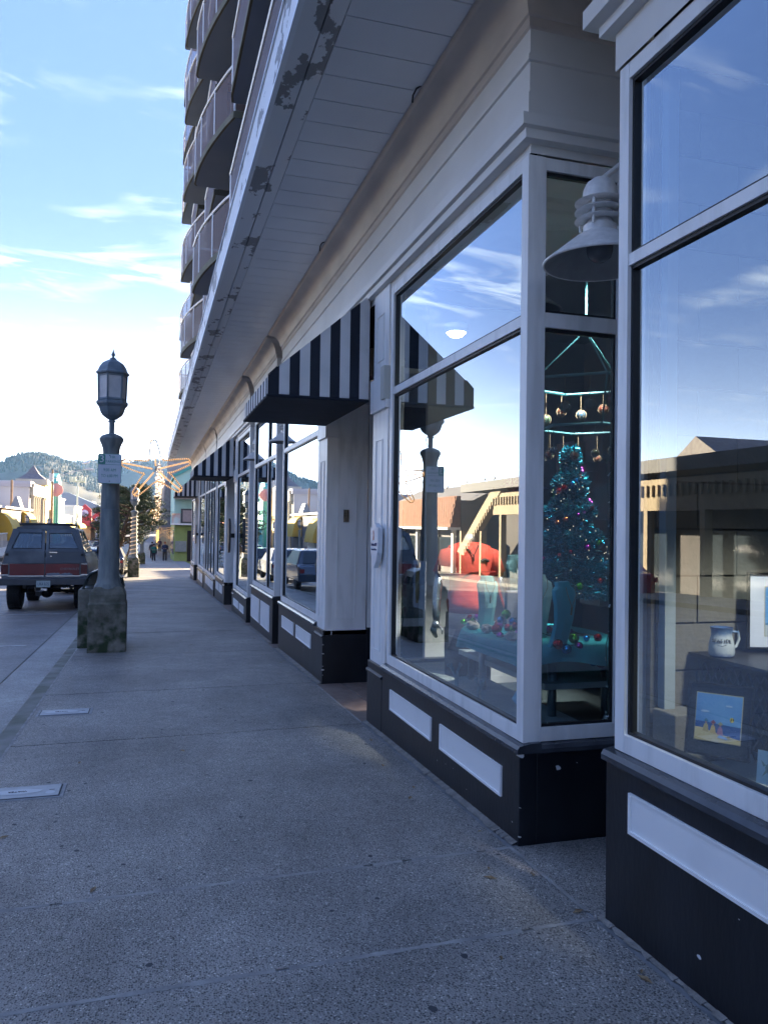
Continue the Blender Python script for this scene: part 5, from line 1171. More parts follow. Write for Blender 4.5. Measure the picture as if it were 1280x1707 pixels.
# ------------------------------------------------------------------ wooded hills
import mathutils.noise as mn
def hill(name, pts, y0, depth, base, label, cnt, seed, th):
    def prof(x):
        for (a, za), (c, zc) in zip(pts[:-1], pts[1:]):
            if a <= x <= c: t = (x-a)/(c-a); t = t*t*(3-2*t); return za+(zc-za)*t
        return pts[0][1] if x < pts[0][0] else pts[-1][1]
    def H(x, v):      # v 0 front foot .. 1 ridge .. 1.6 behind
        f_ = math.sin(min(v, 1)*math.pi/2)**1.15 if v <= 1 else 1-(v-1)*.9
        n_ = mn.noise(Vector((x*.004+seed, v*3, 0)))*18*min(1, v*1.5)*(1-abs(v-1) if v > .8 else 1)*.8
        return base+(prof(x)-base)*f_+(n_ if v < .85 else n_*.2)
    nx, ny = 90, 26; x0, x1 = pts[0][0], pts[-1][0]; b = MB()
    for j in range(ny+1):
        v = 1.5*j/ny
        for i in range(nx+1): x = x0+(x1-x0)*i/nx; b.v.append((x, y0+depth*v, H(x, v)))
    for j in range(ny):
        for i in range(nx): o = j*(nx+1)+i; b.f.append([o, o+1, o+nx+2, o+nx+1]); b.m.append(0)
    tag(b.build(name, mat('hill_soil', (.06, .055, .035), .95, (.11, .10, .06), .012, pos=True), smooth=True), kind='structure')
    rn = random.Random(seed); b = MB()
    for k in range(cnt):
        v = rn.random()**.75*1.12; x = rn.uniform(x0, x1)
        if v < .62 and mn.noise(Vector((x*.006, v*4, 5))) > -.02: continue        # logged clearings lower down
        z = H(x, v); y = y0+depth*v; h_ = th*rn.uniform(.55, 1.15)*(.8 if rn.random() < .3 else 1); r_ = h_*rn.uniform(.16, .24); a0 = rn.random()*6
        o = len(b.v)
        for q in range(5): b.v.append((x+r_*math.cos(a0+q*1.257), y+r_*math.sin(a0+q*1.257), z-1))
        b.v.append((x, y, z+h_))
        for q in range(5): b.f.append([o+q, o+(q+1) % 5, o+5]); b.m.append(rn.randrange(3))
    tag(b.build('conifer_forest', [mat('conifer_a', (.014, .026, .016), .9), mat('conifer_b', (.022, .035, .018), .9), mat('conifer_c', (.033, .042, .02), .9)]), kind='stuff')
hill('hill', [(-900, 60), (-620, 105), (-520, 130), (-435, 150), (-400, 166), (-372, 184), (-345, 196), (-310, 199), (-270, 192), (-235, 178), (-200, 160), (-150, 128), (-90, 96), (0, 60), (160, 20)], 1900, 600, -3, '', 9500, 3, 12)
hill('far_hill', [(-900, 150), (-420, 200), (-300, 232), (-200, 238), (-120, 232), (-40, 244), (60, 252), (160, 236), (400, 240), (900, 180)], 2500, 700, -3, '', 8000, 9, 12)

# ------------------------------------------------------------------ shore pine and bushes by the kerb
BK = mat('pine_bark', (.07, .05, .04), .9, (.12, .09, .07), 8, .5, 20); ND = [mat('needles_a', (.020, .045, .022), .7), mat('needles_b', (.035, .07, .03), .7), mat('needles_c', (.07, .10, .035), .7)]
def pine(x, y, label, hs_=1.0, seed=1):
    rn = random.Random(seed); z = G(y); e = empty('pine_tree', (x, y, z), label, 'tree'); 
    tp_ = [(x-1.2*hs_, y, z), (x-.75*hs_, y, z+.9), (x-.35*hs_, y+.1, z+1.6), (x-.2*hs_, y, z+2.6), (x+.1, y, z+3.6), (x+.1, y, z+4.6)]
    b = MB(); b.tube(tp_, [.17, .15, .13, .11, .08, .03], 8)
    b.tube([(x-.3*hs_, y+.3, z), (x+.15*hs_, y+.3, z+1.2), (x+.3*hs_, y+.2, z+2.6)], [.09, .07, .05], 6)
    b.build('trunk', BK, e, smooth=1); b = MB(); cl = []
    for k in range(46):
        h_ = 1.75+3.6*(k/46)**.9; a = rn.random()*6.28; L_ = (2.7-abs(h_-2.9)*.75)*rn.uniform(.55, 1.05)*hs_
        p0 = Vector((x-.2*hs_+.05*k/5, y, z+h_-.3)); p1 = p0+Vector((math.cos(a)*L_*.6, math.sin(a)*L_*.6, .15*L_)); p2 = p0+Vector((math.cos(a)*L_, math.sin(a)*L_, rn.uniform(.05, .35)*L_))
        b.tube([p0, p1, p2], [.05, .035, .015], 5); 
        for t in (.45, .6, .75, .9, 1.0): 
            c = p0.lerp(p2, t)+Vector((rn.uniform(-.25, .25), rn.uniform(-.25, .25), rn.uniform(0, .22))); cl.append((c, rn.uniform(.30, .52), h_))
    b.build('limbs', BK, e)
    b = MB()
    for c, r_, h_ in cl:
        up = .42
        for i in range(130):
            u = rn.uniform(-1, 1); a = rn.random()*6.28; s = math.sqrt(1-u*u)*r_*rn.random()**.4; p = c+Vector((s*math.cos(a), s*math.sin(a), u*r_*up)); d = Vector((rn.uniform(-1, 1), rn.uniform(-1, 1), rn.uniform(-.1, 1))).normalized()*rn.uniform(.09, .17); w_ = Vector((rn.uniform(-1, 1), rn.uniform(-1, 1), 0)).normalized()*.026
            b.add([p-w_, p+w_, p+d], [(0, 1, 2)], 2 if (u > .3 and rn.random() < .5) else rn.randrange(2))
    o = b.build('crown', ND, e); o['kind'] = 'stuff'
pine(-1.35, 52, 'dark spreading shore pine with leaning trunk on the kerb behind the rope-wound lamp', 1.0, 5)
pine(-2.2, 60, 'second dark pine just behind the first, reaching toward the road', .8, 12)
rn = random.Random(2)
for (x, y, s, lb) in [(-1.5, 49, .55, 'low yellowish shrub at the foot of the pine'), (-.9, 60, .6, 'dry shrub between pine and lamp'), (-3.2, 58, .8, 'green shrub on the road side of the pine')]:
    z = G(y); e = empty('shrub', (x, y, z), lb, 'shrub'); b = MB()
    for i in range(9): a = rn.random()*6.3; b.tube([(x, y, z), (x+s*.5*math.cos(a), y+s*.5*math.sin(a), z+s*rn.uniform(.8, 1.4))], .015, 4)
    b.build('stems', BK, e); b = MB()
    for i in range(900):
        a = rn.random()*6.3; r_ = s*rn.random()**.5; h_ = rn.random()*1.3*s; p = Vector((x+r_*math.cos(a), y+r_*math.sin(a), z+h_+.1)); d = Vector((rn.uniform(-1, 1), rn.uniform(-1, 1), rn.uniform(-.5, 1)))*.07; w_ = Vector((rn.uniform(-1, 1), rn.uniform(-1, 1), rn.uniform(-1, 1)))*.035; b.add([p-w_, p+w_, p+d], [(0, 1, 2)], rn.randrange(3))
    o = b.build('leaves', [mat('leaf_olive', (.10, .12, .04), .7), mat('leaf_yellow', (.16, .16, .05), .7), ND[1]], e); o['kind'] = 'stuff'
# planter strip around the pine
b = MB(); b.box(-2.9, -.95, 46.5, 62, -.02, .10, slope=1); tag(b.build('planting_kerb', CURB), kind='structure')

# ------------------------------------------------------------------ people on the far sidewalk
SK = mat('skin', (.42, .24, .17), .6)
def person(x, y, h_, coat, trou, hair, label, pose='hold', turn=0, stride=.1):
    z = G(y); s = h_/1.75; e = empty('person', (x, y, z), label, 'person', None); P = lambda a, b_, c: Vector((x+(a*math.cos(turn)-b_*math.sin(turn))*s, y+(a*math.sin(turn)+b_*math.cos(turn))*s, z+c*s))
    V = []; Ed = []; Rd = []
    def j(p, r_, par=None):
        V.append(p); Rd.append(r_*s); 
        if par is not None: Ed.append((par, len(V)-1))
        return len(V)-1
    pel = j(P(0, 0, .95), .13); sp = j(P(0, 0, 1.2), .13, pel); ch = j(P(0, 0, 1.40), .14, sp); nk = j(P(0, -.01, 1.50), .055, ch); hd = j(P(0, -.03, 1.60), .085, nk); tpv = j(P(0, -.03, 1.70), .075, hd)
    for sg in (-1, 1):
        hp = j(P(sg*.09, 0, .88), .09, pel); kn = j(P(sg*.10, -sg*stride, .48), .06, hp); an = j(P(sg*.11, -sg*stride*.3+(.05 if sg > 0 else -.02), .08), .04, kn); ft = j(P(sg*.12, -sg*stride*.3-.14, .03), .035, an)
        sh = j(P(sg*.19, 0, 1.40), .058, ch); el = j(P(sg*.26, .02, 1.13), .045, sh)
        wr = j(P(sg*.10, -.22, 1.12) if pose == 'hold' else P(sg*.27, -.06, .88), .032, el); hn = j(P(sg*.05, -.28, 1.14) if pose == 'hold' else P(sg*.27, -.08, .80), .038, wr)
    me = bpy.data.meshes.new('body'); me.from_pydata([tuple(v) for v in V], Ed, []); me.materials.append(SK); o = bpy.data.objects.new('body', me); col.objects.link(o); o.parent = e; o.matrix_parent_inverse = e.matrix_basis.inverted()
    m_ = o.modifiers.new('skin', 'SKIN'); sv = me.skin_vertices[0].data if me.skin_vertices else None
    if sv is None:
        bpy.context.view_layer.update(); sv = me.skin_vertices[0].data if me.skin_vertices else []
    for i, v in enumerate(sv): v.radius = (Rd[i], Rd[i]); v.use_root = (i == 0)
    o.modifiers.new('sub', 'SUBSURF').levels = 1; o.modifiers['sub'].render_levels = 1
    cm = mat('coat_%s' % ''.join('%02d' % int(v*99) for v in coat), coat, .8); tm = mat('trousers_%s' % ''.join('%02d' % int(v*99) for v in trou), trou, .85)
    def L2(secs): return [((P(a, b_, c).x), (P(a, b_, c).y), (P(a, b_, c).z), rx*s, ry*s) for a, b_, c, rx, ry in secs]
    b = MB(); b.loft(L2([(0, 0, .82, .19, .14), (0, 0, 1.0, .18, .145), (0, 0, 1.2, .19, .15), (0, 0, 1.38, .21, .14), (0, 0, 1.46, .15, .11), (0, 0, 1.50, .07, .07)]), 14)
    for sg in (-1, 1):
        b.tube([P(sg*.17, 0, 1.42), P(sg*.23, .01, 1.28), P(sg*.27, .02, 1.11), (P(sg*.12, -.2, 1.12) if pose == 'hold' else P(sg*.275, -.05, .90))], [.075*s, .07*s, .062*s, .05*s], 8)
    b.build('jacket', cm, e, smooth=1)
    b = MB()
    for sg in (-1, 1): b.tube([P(sg*.07, 0, .95), P(sg*.09, 0, .85), P(sg*.10, -sg*stride, .48), P(sg*.11, -sg*stride*.3+.01, .09)], [.11*s, .105*s, .08*s, .075*s], 10)
    b.build('trousers', tm, e, smooth=1)
    b = MB(); c = P(0, -.015, 1.665); b.sphere((c.x, c.y, c.z), .105*s, 12); b.build('hair', mat('hair_%s' % ''.join('%02d' % int(v*99) for v in hair), hair, .8), e, smooth=1)
    b = MB()
    for sg in (-1, 1): p = P(sg*.115, -.05, .04); b.loft([(p.x, p.y, z, .05*s, .13*s), (p.x, p.y, z+.08*s, .045*s, .10*s)], 10)
    b.build('shoes', DK, e)
person(.42, 76.5, 1.62, (.015, .12, .10), (.02, .022, .03), (.05, .03, .02), 'person in green jacket and dark trousers looking down at something in their hands', 'hold')
person(1.44, 77.5, 1.82, (.025, .04, .09), (.06, .055, .05), (.35, .12, .06), 'person in navy jacket and grey-brown trousers with reddish cap holding a phone', 'hold')
person(.30, 88, 1.78, (.03, .025, .035), (.02, .02, .025), (.04, .03, .02), 'person in dark coat walking behind the one in green', 'walk')
person(.75, 101, 1.72, (.30, .28, .25), (.03, .03, .04), (.5, .45, .35), 'person in pale coat further up the sidewalk', 'walk')
person(1.35, 112, 1.75, (.10, .06, .12), (.03, .03, .04), (.1, .06, .04), 'person in plum coat near the lit doorway', 'walk')

# ------------------------------------------------------------------ display in the corner window
TEAL = mat('teal_cloth', (.01, .24, .29), .7, (.02, .32, .36), 6, .4, 25); TEALP = mat('teal_plastic', (.03, .42, .50), .35); METAL = mat('display_leg', (.16, .20, .23), .3, metal=.7)
b = MB(); b.box(2.0, 3.9, 3.80, 6.55, .10, .14); b.build('display_floor', mat('display_floor_blue', (.055, .075, .085), .6, (.075, .095, .105), 3), shop)
b = MB(); b.box(3.4, 3.5, 3.80, 5.2, .15, 1.05); b.build('display_counter', mat('counter_dark', (.05, .06, .065), .7, (.07, .08, .085), 3), shop)
t = empty('display_table', (2.5, 4.7, .14), 'round table draped in sheer teal cloth in the corner window', 'table')
b = MB(); b.loft([(2.46, 4.68, .835, .44, .60), (2.46, 4.68, .86, .45, .61)], 32); b.build('tabletop', TEAL, t)
b = MB(); n = 60; o_ = len(b.v)
for k, (r_, z) in enumerate([(1.0, .865), (1.03, .85), (1.05, .80), (1.07, .76)]):
    for i in range(n):
        a = i*2*math.pi/n; w_ = 1+.03*math.sin(a*9+k)*(k > 1); zz_ = z-(.022*math.sin(a*5+1) if k == 3 else 0); b.v.append((2.46+.45*r_*w_*math.cos(a), 4.68+.61*r_*w_*math.sin(a), zz_))
for k in range(3):
    for i in range(n): b.f.append([k*n+i, k*n+(i+1) % n, (k+1)*n+(i+1) % n, (k+1)*n+i]); b.m.append(0)
b.f.append(list(range(n))); b.m.append(0); b.build('cloth', TEAL, t, smooth=2)
for (x, y) in ((2.25, 5.05), (2.35, 4.25), (2.75, 4.3), (2.7, 5.1)): b = MB(); b.tube([(x, y, .14), (x, y, .84)], .028, 10); b.build('leg', METAL, t, smooth=1)
t = empty('low_shelf', (2.7, 4.2, .5), 'low white shelf board behind the teal table', 'shelf')
b = MB(); b.box(2.25, 3.35, 4.15, 5.5, .60, .635); b.build('board', mat('shelf_white', (.32, .36, .38), .5), t); b = MB(); b.box(2.3, 2.34, 5.4, 5.44, .14, .6); b.box(3.2, 3.24, 4.2, 4.24, .14, .6); b.build('legs', METAL, t)
# mannequin
mnq = empty('mannequin', (2.42, 5.62, .14), 'silver mannequin in a coral red shirt and dark trousers', 'mannequin')
COR = mat('coral_jersey', (.62, .06, .035), .75, (.68, .08, .05), 5, .2, 30); SIL = mat('silver_skin', (.45, .47, .5), .25, metal=.85)
mx_, my_ = 2.38, 5.62
b = MB(); b.loft([(mx_+.02, my_, .90, .185, .14), (mx_, my_, .98, .18, .135), (mx_, my_, 1.08, .155, .12), (mx_, my_, 1.17, .16, .12), (mx_, my_, 1.28, .185, .13), (mx_, my_, 1.36, .20, .115), (mx_, my_, 1.415, .17, .09), (mx_, my_, 1.44, .08, .07)], 24)
for sg in (-1, 1): b.tube([(mx_+sg*.10, my_, 1.375), (mx_+sg*.185, my_, 1.345), (mx_+sg*.235, my_-.01, 1.20)], [.045, .062, .066], 14)
b.build('shirt', COR, mnq, smooth=1)
b = MB(); b.box(mx_-.165, mx_+.165, my_-.13, my_-.125, 1.215, 1.222); b.build('shirt_seam', mat('seam_red', (.4, .04, .03), .8), mnq)
b = MB(); b.tube([(mx_-.08, my_-.09, 1.42), (mx_-.02, my_-.135, 1.34), (mx_+.02, my_-.13, 1.42)], .006, 5); b.tube([(mx_-.02, my_-.135, 1.34), (mx_-.02, my_-.138, 1.30)], .006, 5); b.tube([(mx_+.04, my_-.128, 1.30), (mx_+.07, my_-.125, 1.31), (mx_+.11, my_-.12, 1.30)], .012, 5); b.build('shirt_print', DK, mnq)
b = MB(); b.lathe([(.045, 1.40), (.042, 1.50), (.001, 1.51)], (mx_, my_, 0), 14)
for sg in (-1, 1): b.tube([(mx_+sg*.235, my_, 1.24), (mx_+sg*.27, my_-.02, 1.08), (mx_+sg*.29, my_-.06, .96), (mx_+sg*.31, my_-.12, .84)], [.045, .038, .034, .024], 12)
for sg in (-1, 1):
    for k in range(4): b.tube([(mx_+sg*(.31), my_-.13+.018*k, .84), (mx_+sg*(.325+.004*k), my_-.145+.022*k, .78), (mx_+sg*.315, my_-.15+.022*k, .735-.008*(k in (1, 2)))], [.013, .009, .006], 6)
    b.tube([(mx_+sg*.30, my_-.12, .83), (mx_+sg*.28, my_-.17, .79), (mx_+sg*.285, my_-.18, .76)], [.012, .009, .006], 6)
    b.tube([(mx_+sg*.31, my_-.12, .85), (mx_+sg*.318, my_-.125, .80)], [.026, .03], 8)
b.build('body', SIL, mnq, smooth=1)
b = MB(); b.loft([(mx_, my_, .62, .19, .15), (mx_, my_, .9, .18, .14)], 18)
for sg in (-1, 1): b.tube([(mx_+sg*.09, my_, .78), (mx_+sg*.10, my_, .4), (mx_+sg*.10, my_, .15)], [.105, .085, .08], 12)
b.build('trousers', mat('dark_denim', (.03, .035, .05), .85), mnq, smooth=1)
# necklace busts
def bust(x, y, z, h_, w_, m, label, a=0):
    e = empty('necklace_bust', (x, y, z), label, 'jewellery bust', 'necklace busts on the teal table')
    b = MB(); pr = []
    for t, ww in ((0, .80), (.15, .74), (.4, .78), (.65, .92), (.80, 1.0), (.88, .94), (.93, .62), (1.0, .56)): pr.append((t*h_, ww*w_/2))
    n = len(pr); vs = []
    for (zz_, hw) in pr:
        lean = .05*math.sin(zz_/h_*2.6)
        vs += [(-hw, -lean, zz_), (-hw*.5, -lean-.018, zz_), (hw*.5, -lean-.018, zz_), (hw, -lean, zz_), (hw, -lean+.025, zz_), (-hw, -lean+.025, zz_)]
    b.add(vs, [(i*6+k, i*6+(k+1) % 6, (i+1)*6+(k+1) % 6, (i+1)*6+k) for i in range(n-1) for k in range(6)]+[list(range(6))[::-1], list(range((n-1)*6, n*6))])
    b.xf(Matrix.Translation((x, y, z)) @ Matrix.Rotation(a, 4, 'Z')); b.build('bust', m, e, bevel=.004)
    b = MB(); P = [(-w_*.22, -.072, h_*.93), (-w_*.2, -.085, h_*.80), (0, -.085, h_*.62), (w_*.2, -.085, h_*.80), (w_*.22, -.072, h_*.93)]; b.tube(P, .0025, 4); b.tube([(0, -.085, h_*.62), (0, -.08, h_*.50)], .006, 5)
    b.xf(Matrix.Translation((x, y, z)) @ Matrix.Rotation(a, 4, 'Z')); b.build('necklace', mat('old_gold', (.3, .22, .1), .4, metal=.8), e)
MN = mat('mint_velvet', (.20, .42, .42), .8); 
bust(2.22, 4.95, .865, .36, .15, MN, 'pale mint necklace bust at the left end of the table')
bust(2.46, 5.05, .865, .50, .18, mat('grey_teal', (.07, .16, .18), .8), 'taller dark teal necklace bust behind the mint one', .5)
bust(2.34, 4.45, .865, .40, .19, mat('mint_white', (.32, .50, .52), .8), 'mint white necklace bust beside the corner frame')
bust(2.31, 4.10, .865, .38, .22, mat('turquoise_bust', (.02, .40, .50), .5), 'bright turquoise necklace bust behind the corner post', .5)
bust(3.0, 4.3, .64, .36, .22, mat('green_teal', (.04, .18, .18), .8), 'dark green necklace bust on the low shelf', .4)
b = MB(); b.box(2.36, 2.46, 4.9, 4.94, .865, 1.12); tag(b.build('earring_card', mat('grey_card', (.17, .18, .22), .8), None, bevel=.002), 'grey upright earring card between the busts', 'display card')
# baubles in clusters
BC = [('red', (.45, .02, .02)), ('green', (.12, .50, .03)), ('blue', (.01, .25, .60)), ('magenta', (.42, .03, .35)), ('orange', (.5, .10, .03))]
BCM = {n_: mat('bauble_'+n_, c, .12, metal=.9) for n_, c in BC}
def cluster(label, items):
    c0 = items[0]; e = empty('bauble_cluster', c0[:3], label, 'baubles', None)
    for (x, y, z, r_, n_) in items:
        b = MB(); b.sphere((x, y, z), r_, 16); b.build('bauble', BCM[n_], e, smooth=1)
    b = MB(); b.tube([(i[0], i[1], i[2]+i[3]*.5) for i in items], .003, 4); b.build('wire', DK, e)
cluster('small cluster of coloured baubles at the left end of the teal table', [(2.13, 5.12, .89, .022, 'green'), (2.16, 5.08, .925, .02, 'red'), (2.19, 5.1, .895, .022, 'green'), (2.21, 5.07, .93, .02, 'magenta'), (2.25, 5.02, .905, .022, 'blue')])
cluster('large heap of coloured baubles on the table beside the corner frame', [(2.12, 4.55, .91, .034, 'red'), (2.13, 4.52, .875, .024, 'magenta'), (2.21, 4.6, 1.0, .03, 'green'), (2.18, 4.62, .96, .024, 'blue'), (2.24, 4.57, .955, .026, 'blue'), (2.27, 4.5, .985, .024, 'red'), (2.21, 4.47, .94, .024, 'red'), (2.25, 4.42, .955, .028, 'green'), (2.2, 4.4, .905, .024, 'magenta'), (2.23, 4.34, .90, .028, 'blue'), (2.31, 4.38, 1.07, .032, 'blue'), (2.29, 4.36, .97, .024, 'blue'), (2.28, 4.33, .93, .022, 'orange')])
cluster('trio of green, magenta and blue baubles at the right end of the table', [(2.42, 4.12, .905, .032, 'green'), (2.43, 4.08, .865, .026, 'magenta'), (2.32, 4.03, .86, .03, 'blue'), (2.26, 4.02, .89, .03, 'red')])
rq = random.Random(12)
cluster('scattered baubles lying along the back of the teal table', [(2.3+rq.random()*.4, 4.2+rq.random()*.8, .885, rq.uniform(.018, .028), BC[i % 5][0]) for i in range(16)])
cluster('hanging spray of magenta, red and blue baubles by the side pane', [(2.60, 4.15, .825, .036, 'magenta'), (2.555, 4.15, .80, .024, 'orange'), (2.545, 4.14, .775, .02, 'blue'), (2.565, 4.14, .752, .022, 'blue'), (2.61, 4.13, .755, .034, 'red')])
# shells, rocks
b = MB(); rn = random.Random(6)
for i, (x, y, nm) in enumerate([(2.10, 4.88, 'shell'), (2.12, 4.70, 'shell'), (2.13, 4.36, 'shell')]):
    b = MB(); b.sphere((x, y, .895), .045, 10, sz=.6); 
    b.v = [(p[0]+rn.uniform(-.008, .008), p[1]+rn.uniform(-.012, .012), p[2]+rn.uniform(-.008, .008)) for p in b.v]
    tag(b.build('sea_shell', mat('shell_pale', (.45, .38, .30), .6, (.6, .55, .48), 30)), ['cream shell at the left of the table edge', 'brown barnacle cluster on the middle of the table edge', 'white coral lump on the table edge by the frame'][i], 'shell')
# blue coral / wire starfish in the sill
BLC = mat('blue_lacquer', (.12, .40, .60), .4, (.20, .5, .7), 8)
def coral(x, y, z, h_, label, seed, lace=False):
    rn = random.Random(seed); e = None; b = MB()
    def br(p, d, l_, r_, k):
        q = p+d*l_; b.tube([p, (p+q)/2+Vector((rn.uniform(-.01, .01),)*3), q], [r_, r_*.85, r_*.65], 6)
        if k:
            for s_ in range(2+(rn.random() < .4)): br(q, (d+Vector((rn.uniform(-.5, .5), rn.uniform(-.8, .8), rn.uniform(-.1, .5)))).normalized(), l_*.68, r_*.65, k-1)
    br(Vector((x, y, z)), Vector((0, .1, 1)), h_*.38, .018, 3)
    if lace:
        for i in range(16):
            a = i*.5; c = Vector((x, y-.02+rn.uniform(-.05, .05), z+h_*rn.uniform(.4, 1))); r_ = rn.uniform(.02, .04); b.tube([c+Vector((0, r_*math.cos(t), r_*math.sin(t))) for t in [k*math.pi/5 for k in range(10)]], .005, 4, closed=True)
    tag(b.build('blue_coral', BLC if lace else mat('dusty_blue', (.14, .26, .30), .6), smooth=1), label, 'coral ornament')
coral(2.12, 4.12, .42, .40, 'bright blue lacy coral ornament standing in the sill by the corner frame', 3, True)
coral(2.10, 5.15, .40, .22, 'small dusty blue coral ornament in the sill, left one', 8)
coral(2.08, 4.72, .40, .20, 'small dusty blue coral ornament in the middle of the sill', 15)
b = MB(); b.tube([(2.08, 4.05, .46), (2.10, 4.1, .52), (2.07, 4.17, .56), (2.11, 4.2, .60)], [.03, .035, .025, .012], 8); tag(b.build('blue_shell', BLC, smooth=1), 'glossy blue curled shell low in the corner window', 'shell')
# garland of small unlit bulbs along the sill and up the left frame
def garland(pts, label, n=60, seed=1):
    rn = random.Random(seed); e = empty('light_garland', pts[0], label, 'fairy lights'); P = []
    for i in range(n+1):
        t = i/n*(len(pts)-1); k = min(int(t), len(pts)-2); p = Vector(pts[k]).lerp(Vector(pts[k+1]), t-k); P.append(p+Vector((rn.uniform(-.006, .006), rn.uniform(-.01, .01), rn.uniform(-.008, .008))))
    b = MB(); b.tube(P, .0035, 4); b.build('cord', mat('cord_green', (.02, .05, .03), .6), e)
    b = MB()
    for p in P[::2]: q = p+Vector((rn.uniform(-.01, .01), rn.uniform(-.02, .02), rn.uniform(0, .02))); b.tube([p, q], [.006, .003], 5)
    o = b.build('bulbs', mat('clear_bulb', (.5, .6, .6), .2), e); o['kind'] = 'stuff'
garland([(1.98, 3.82, .435), (1.98, 5.9, .44), (1.98, 6.05, .5), (1.98, 6.06, 1.7)], 'string of unlit fairy lights along the sill of the corner window', 80)
garland([(2.0, 3.76, .50), (2.40, 3.76, .49), (2.42, 3.76, .55), (2.42, 3.77, 2.0)], 'string of unlit fairy lights around the side pane of the corner window', 60, 4)
garland([(1.98, 9.15, .46), (1.98, 11.4, .46)], 'small fairy lights along the sill of the bay past the first doorway', 50, 6)
# necklaces board hanging at left of pane
e = empty('necklace_card', (2.02, 5.9, 1.1), 'narrow pale card with hanging shell necklaces inside the corner window', 'display card')
b = MB(); b.box(2.02, 2.028, 5.62, 5.90, .92, 1.29); b.build('card', mat('card_lilac', (.42, .42, .50), .7), e)
b = MB(); b.tube([(2.012, 5.78+.03*math.sin(t), 1.25-.14*(1-math.cos(t))) for t in [k*math.pi/8 for k in range(17)]], .006, 5); b.tube([(2.012, 5.80, 1.22), (2.012, 5.76, 1.08), (2.012, 5.79, .96)], .009, 5); b.build('necklace', M['old_gold'], e)
# tinsel tree
tr_ = empty('tinsel_tree', (2.66, 4.55, .9), 'teal tinsel Christmas tree with coloured baubles in the corner window', 'christmas tree')
b = MB(); rn = random.Random(77); cx_, cy_ = 2.68, 4.62
for i in range(26000):
    t = rn.random()**.8; z = 2.10-t*.98; tier = .82+.18*math.sin(t*34); R_ = (.035+.30*t)*tier*rn.uniform(.25, 1)**.5; a = rn.random()*6.283; p = Vector((cx_+R_*math.cos(a), cy_+R_*math.sin(a), z-.05*R_)); d = Vector((math.cos(a)*.6+rn.uniform(-.7, .7), math.sin(a)*.6+rn.uniform(-.7, .7), rn.uniform(-.5, .7))).normalized()*rn.uniform(.020, .040); w_ = Vector((rn.uniform(-1, 1), rn.uniform(-1, 1), rn.uniform(-1, 1))).normalized()*.0024
    b.add([p-w_, p+w_, p+d+w_, p+d-w_], [(0, 1, 2, 3)], rn.randrange(3))
o = b.build('tinsel', [mat('tinsel_teal', (.004, .17, .25), .28, metal=.8), mat('tinsel_dark', (.002, .06, .09), .3, metal=.7), mat('tinsel_bright', (.02, .34, .5), .2, metal=.8)], tr_); o['kind'] = 'stuff'
b = MB(); b.tube([(cx_, cy_, .9), (cx_, cy_, 2.1)], .014, 8)
for i in range(40):
    t = .1+.9*i/40; a = i*2.4; b.tube([(cx_, cy_, 2.1-t*.98), (cx_+(.30*t)*math.cos(a), cy_+.30*t*math.sin(a), 2.1-t*.98-.02)], .004, 4)
b.build('trunk', TEALP, tr_)
nm_ = ['magenta', 'green', 'red', 'blue', 'orange', 'magenta', 'red']
for i in range(34):
    t = .06+.92*((i*.618) % 1); a = 3.3+((i*1.9) % 3.6); R_ = (.03+.29*t); r_ = .013+.010*((i*7) % 3)/2
    b = MB(); b.sphere((cx_+R_*math.cos(a), cy_+R_*math.sin(a), 2.07-t*.96), r_, 12); b.build('bauble', BCM[nm_[i % 7]], tr_, smooth=1)
b = MB()
for i in range(70):
    t = rn.random(); a = 2.6+rn.random()*4; R_ = .03+.31*t; b.sphere((cx_+R_*math.cos(a), cy_+R_*math.sin(a), 2.09-t*.98), .003, 4)
o = b.build('fairy_lights', mat('fairy_warm', (1, .9, .7), .4, emit=(1, .8, .55), es=.10), tr_); o['kind'] = 'stuff'
# hanging mobile of glass floats
mb_ = empty('float_mobile', (2.68, 4.4, 2.8), 'hanging teal frame with net-wrapped glass floats above the tinsel tree', 'mobile')
def ring(c, r_, z, rad=.010, n=6, ph=.3):
    b = MB(); P = [(c[0]+r_*math.cos(ph+k*2*math.pi/n), c[1]+r_*math.sin(ph+k*2*math.pi/n), z) for k in range(n)]; b.tube(P, rad, 6, closed=True); b.build('hoop', mat('mobile_teal', (.02, .11, .13), .6), mb_); return P
P1 = ring((2.68, 4.45), .40, 2.49); P2 = ring((2.72, 4.5), .30, 2.21)
b = MB()
for k in (0, 2, 4): b.tube([(2.68, 4.45, 2.84), P1[k]], .006, 5); b.tube([P1[k], P2[k]], .006, 5)
b.tube([(2.68, 4.45, 2.84), (2.68, 4.45, 3.5)], .009, 6); b.build('rope', mat('teal_rope', (.01, .10, .12), .9), mb_)
FL = [mat('float_'+str(i), c, .15, spec=.8) for i, c in enumerate([(.05, .08, .08), (.13, .03, .02), (.03, .06, .09), (.15, .05, .025), (.05, .08, .05)])]
NET = mat('net_cord', (.12, .085, .05), .9)
def floats(P, z0, r_, n):
    for i in range(n):
        k = i*len(P)/n; a = Vector(P[int(k) % len(P)]); c = Vector(P[(int(k)+1) % len(P)]); p = a.lerp(c, k-int(k)); zc = z0-rn.uniform(.11, .2)
        b = MB(); b.sphere((p.x, p.y, zc), r_, 12); o = b.build('glass_float', FL[i % 5], mb_, smooth=1)
        b = MB(); b.tube([(p.x, p.y, z0), (p.x, p.y, zc+r_)], .003, 4)
        for q in range(4):
            aa = q*math.pi/4; b.tube([(p.x+(r_+.004)*math.cos(t)*math.cos(aa), p.y+(r_+.004)*math.cos(t)*math.sin(aa), zc+(r_+.004)*math.sin(t)) for t in [m_*math.pi/6 for m_ in range(12)]], .0025, 3, closed=True)
        b.build('net', NET, o)
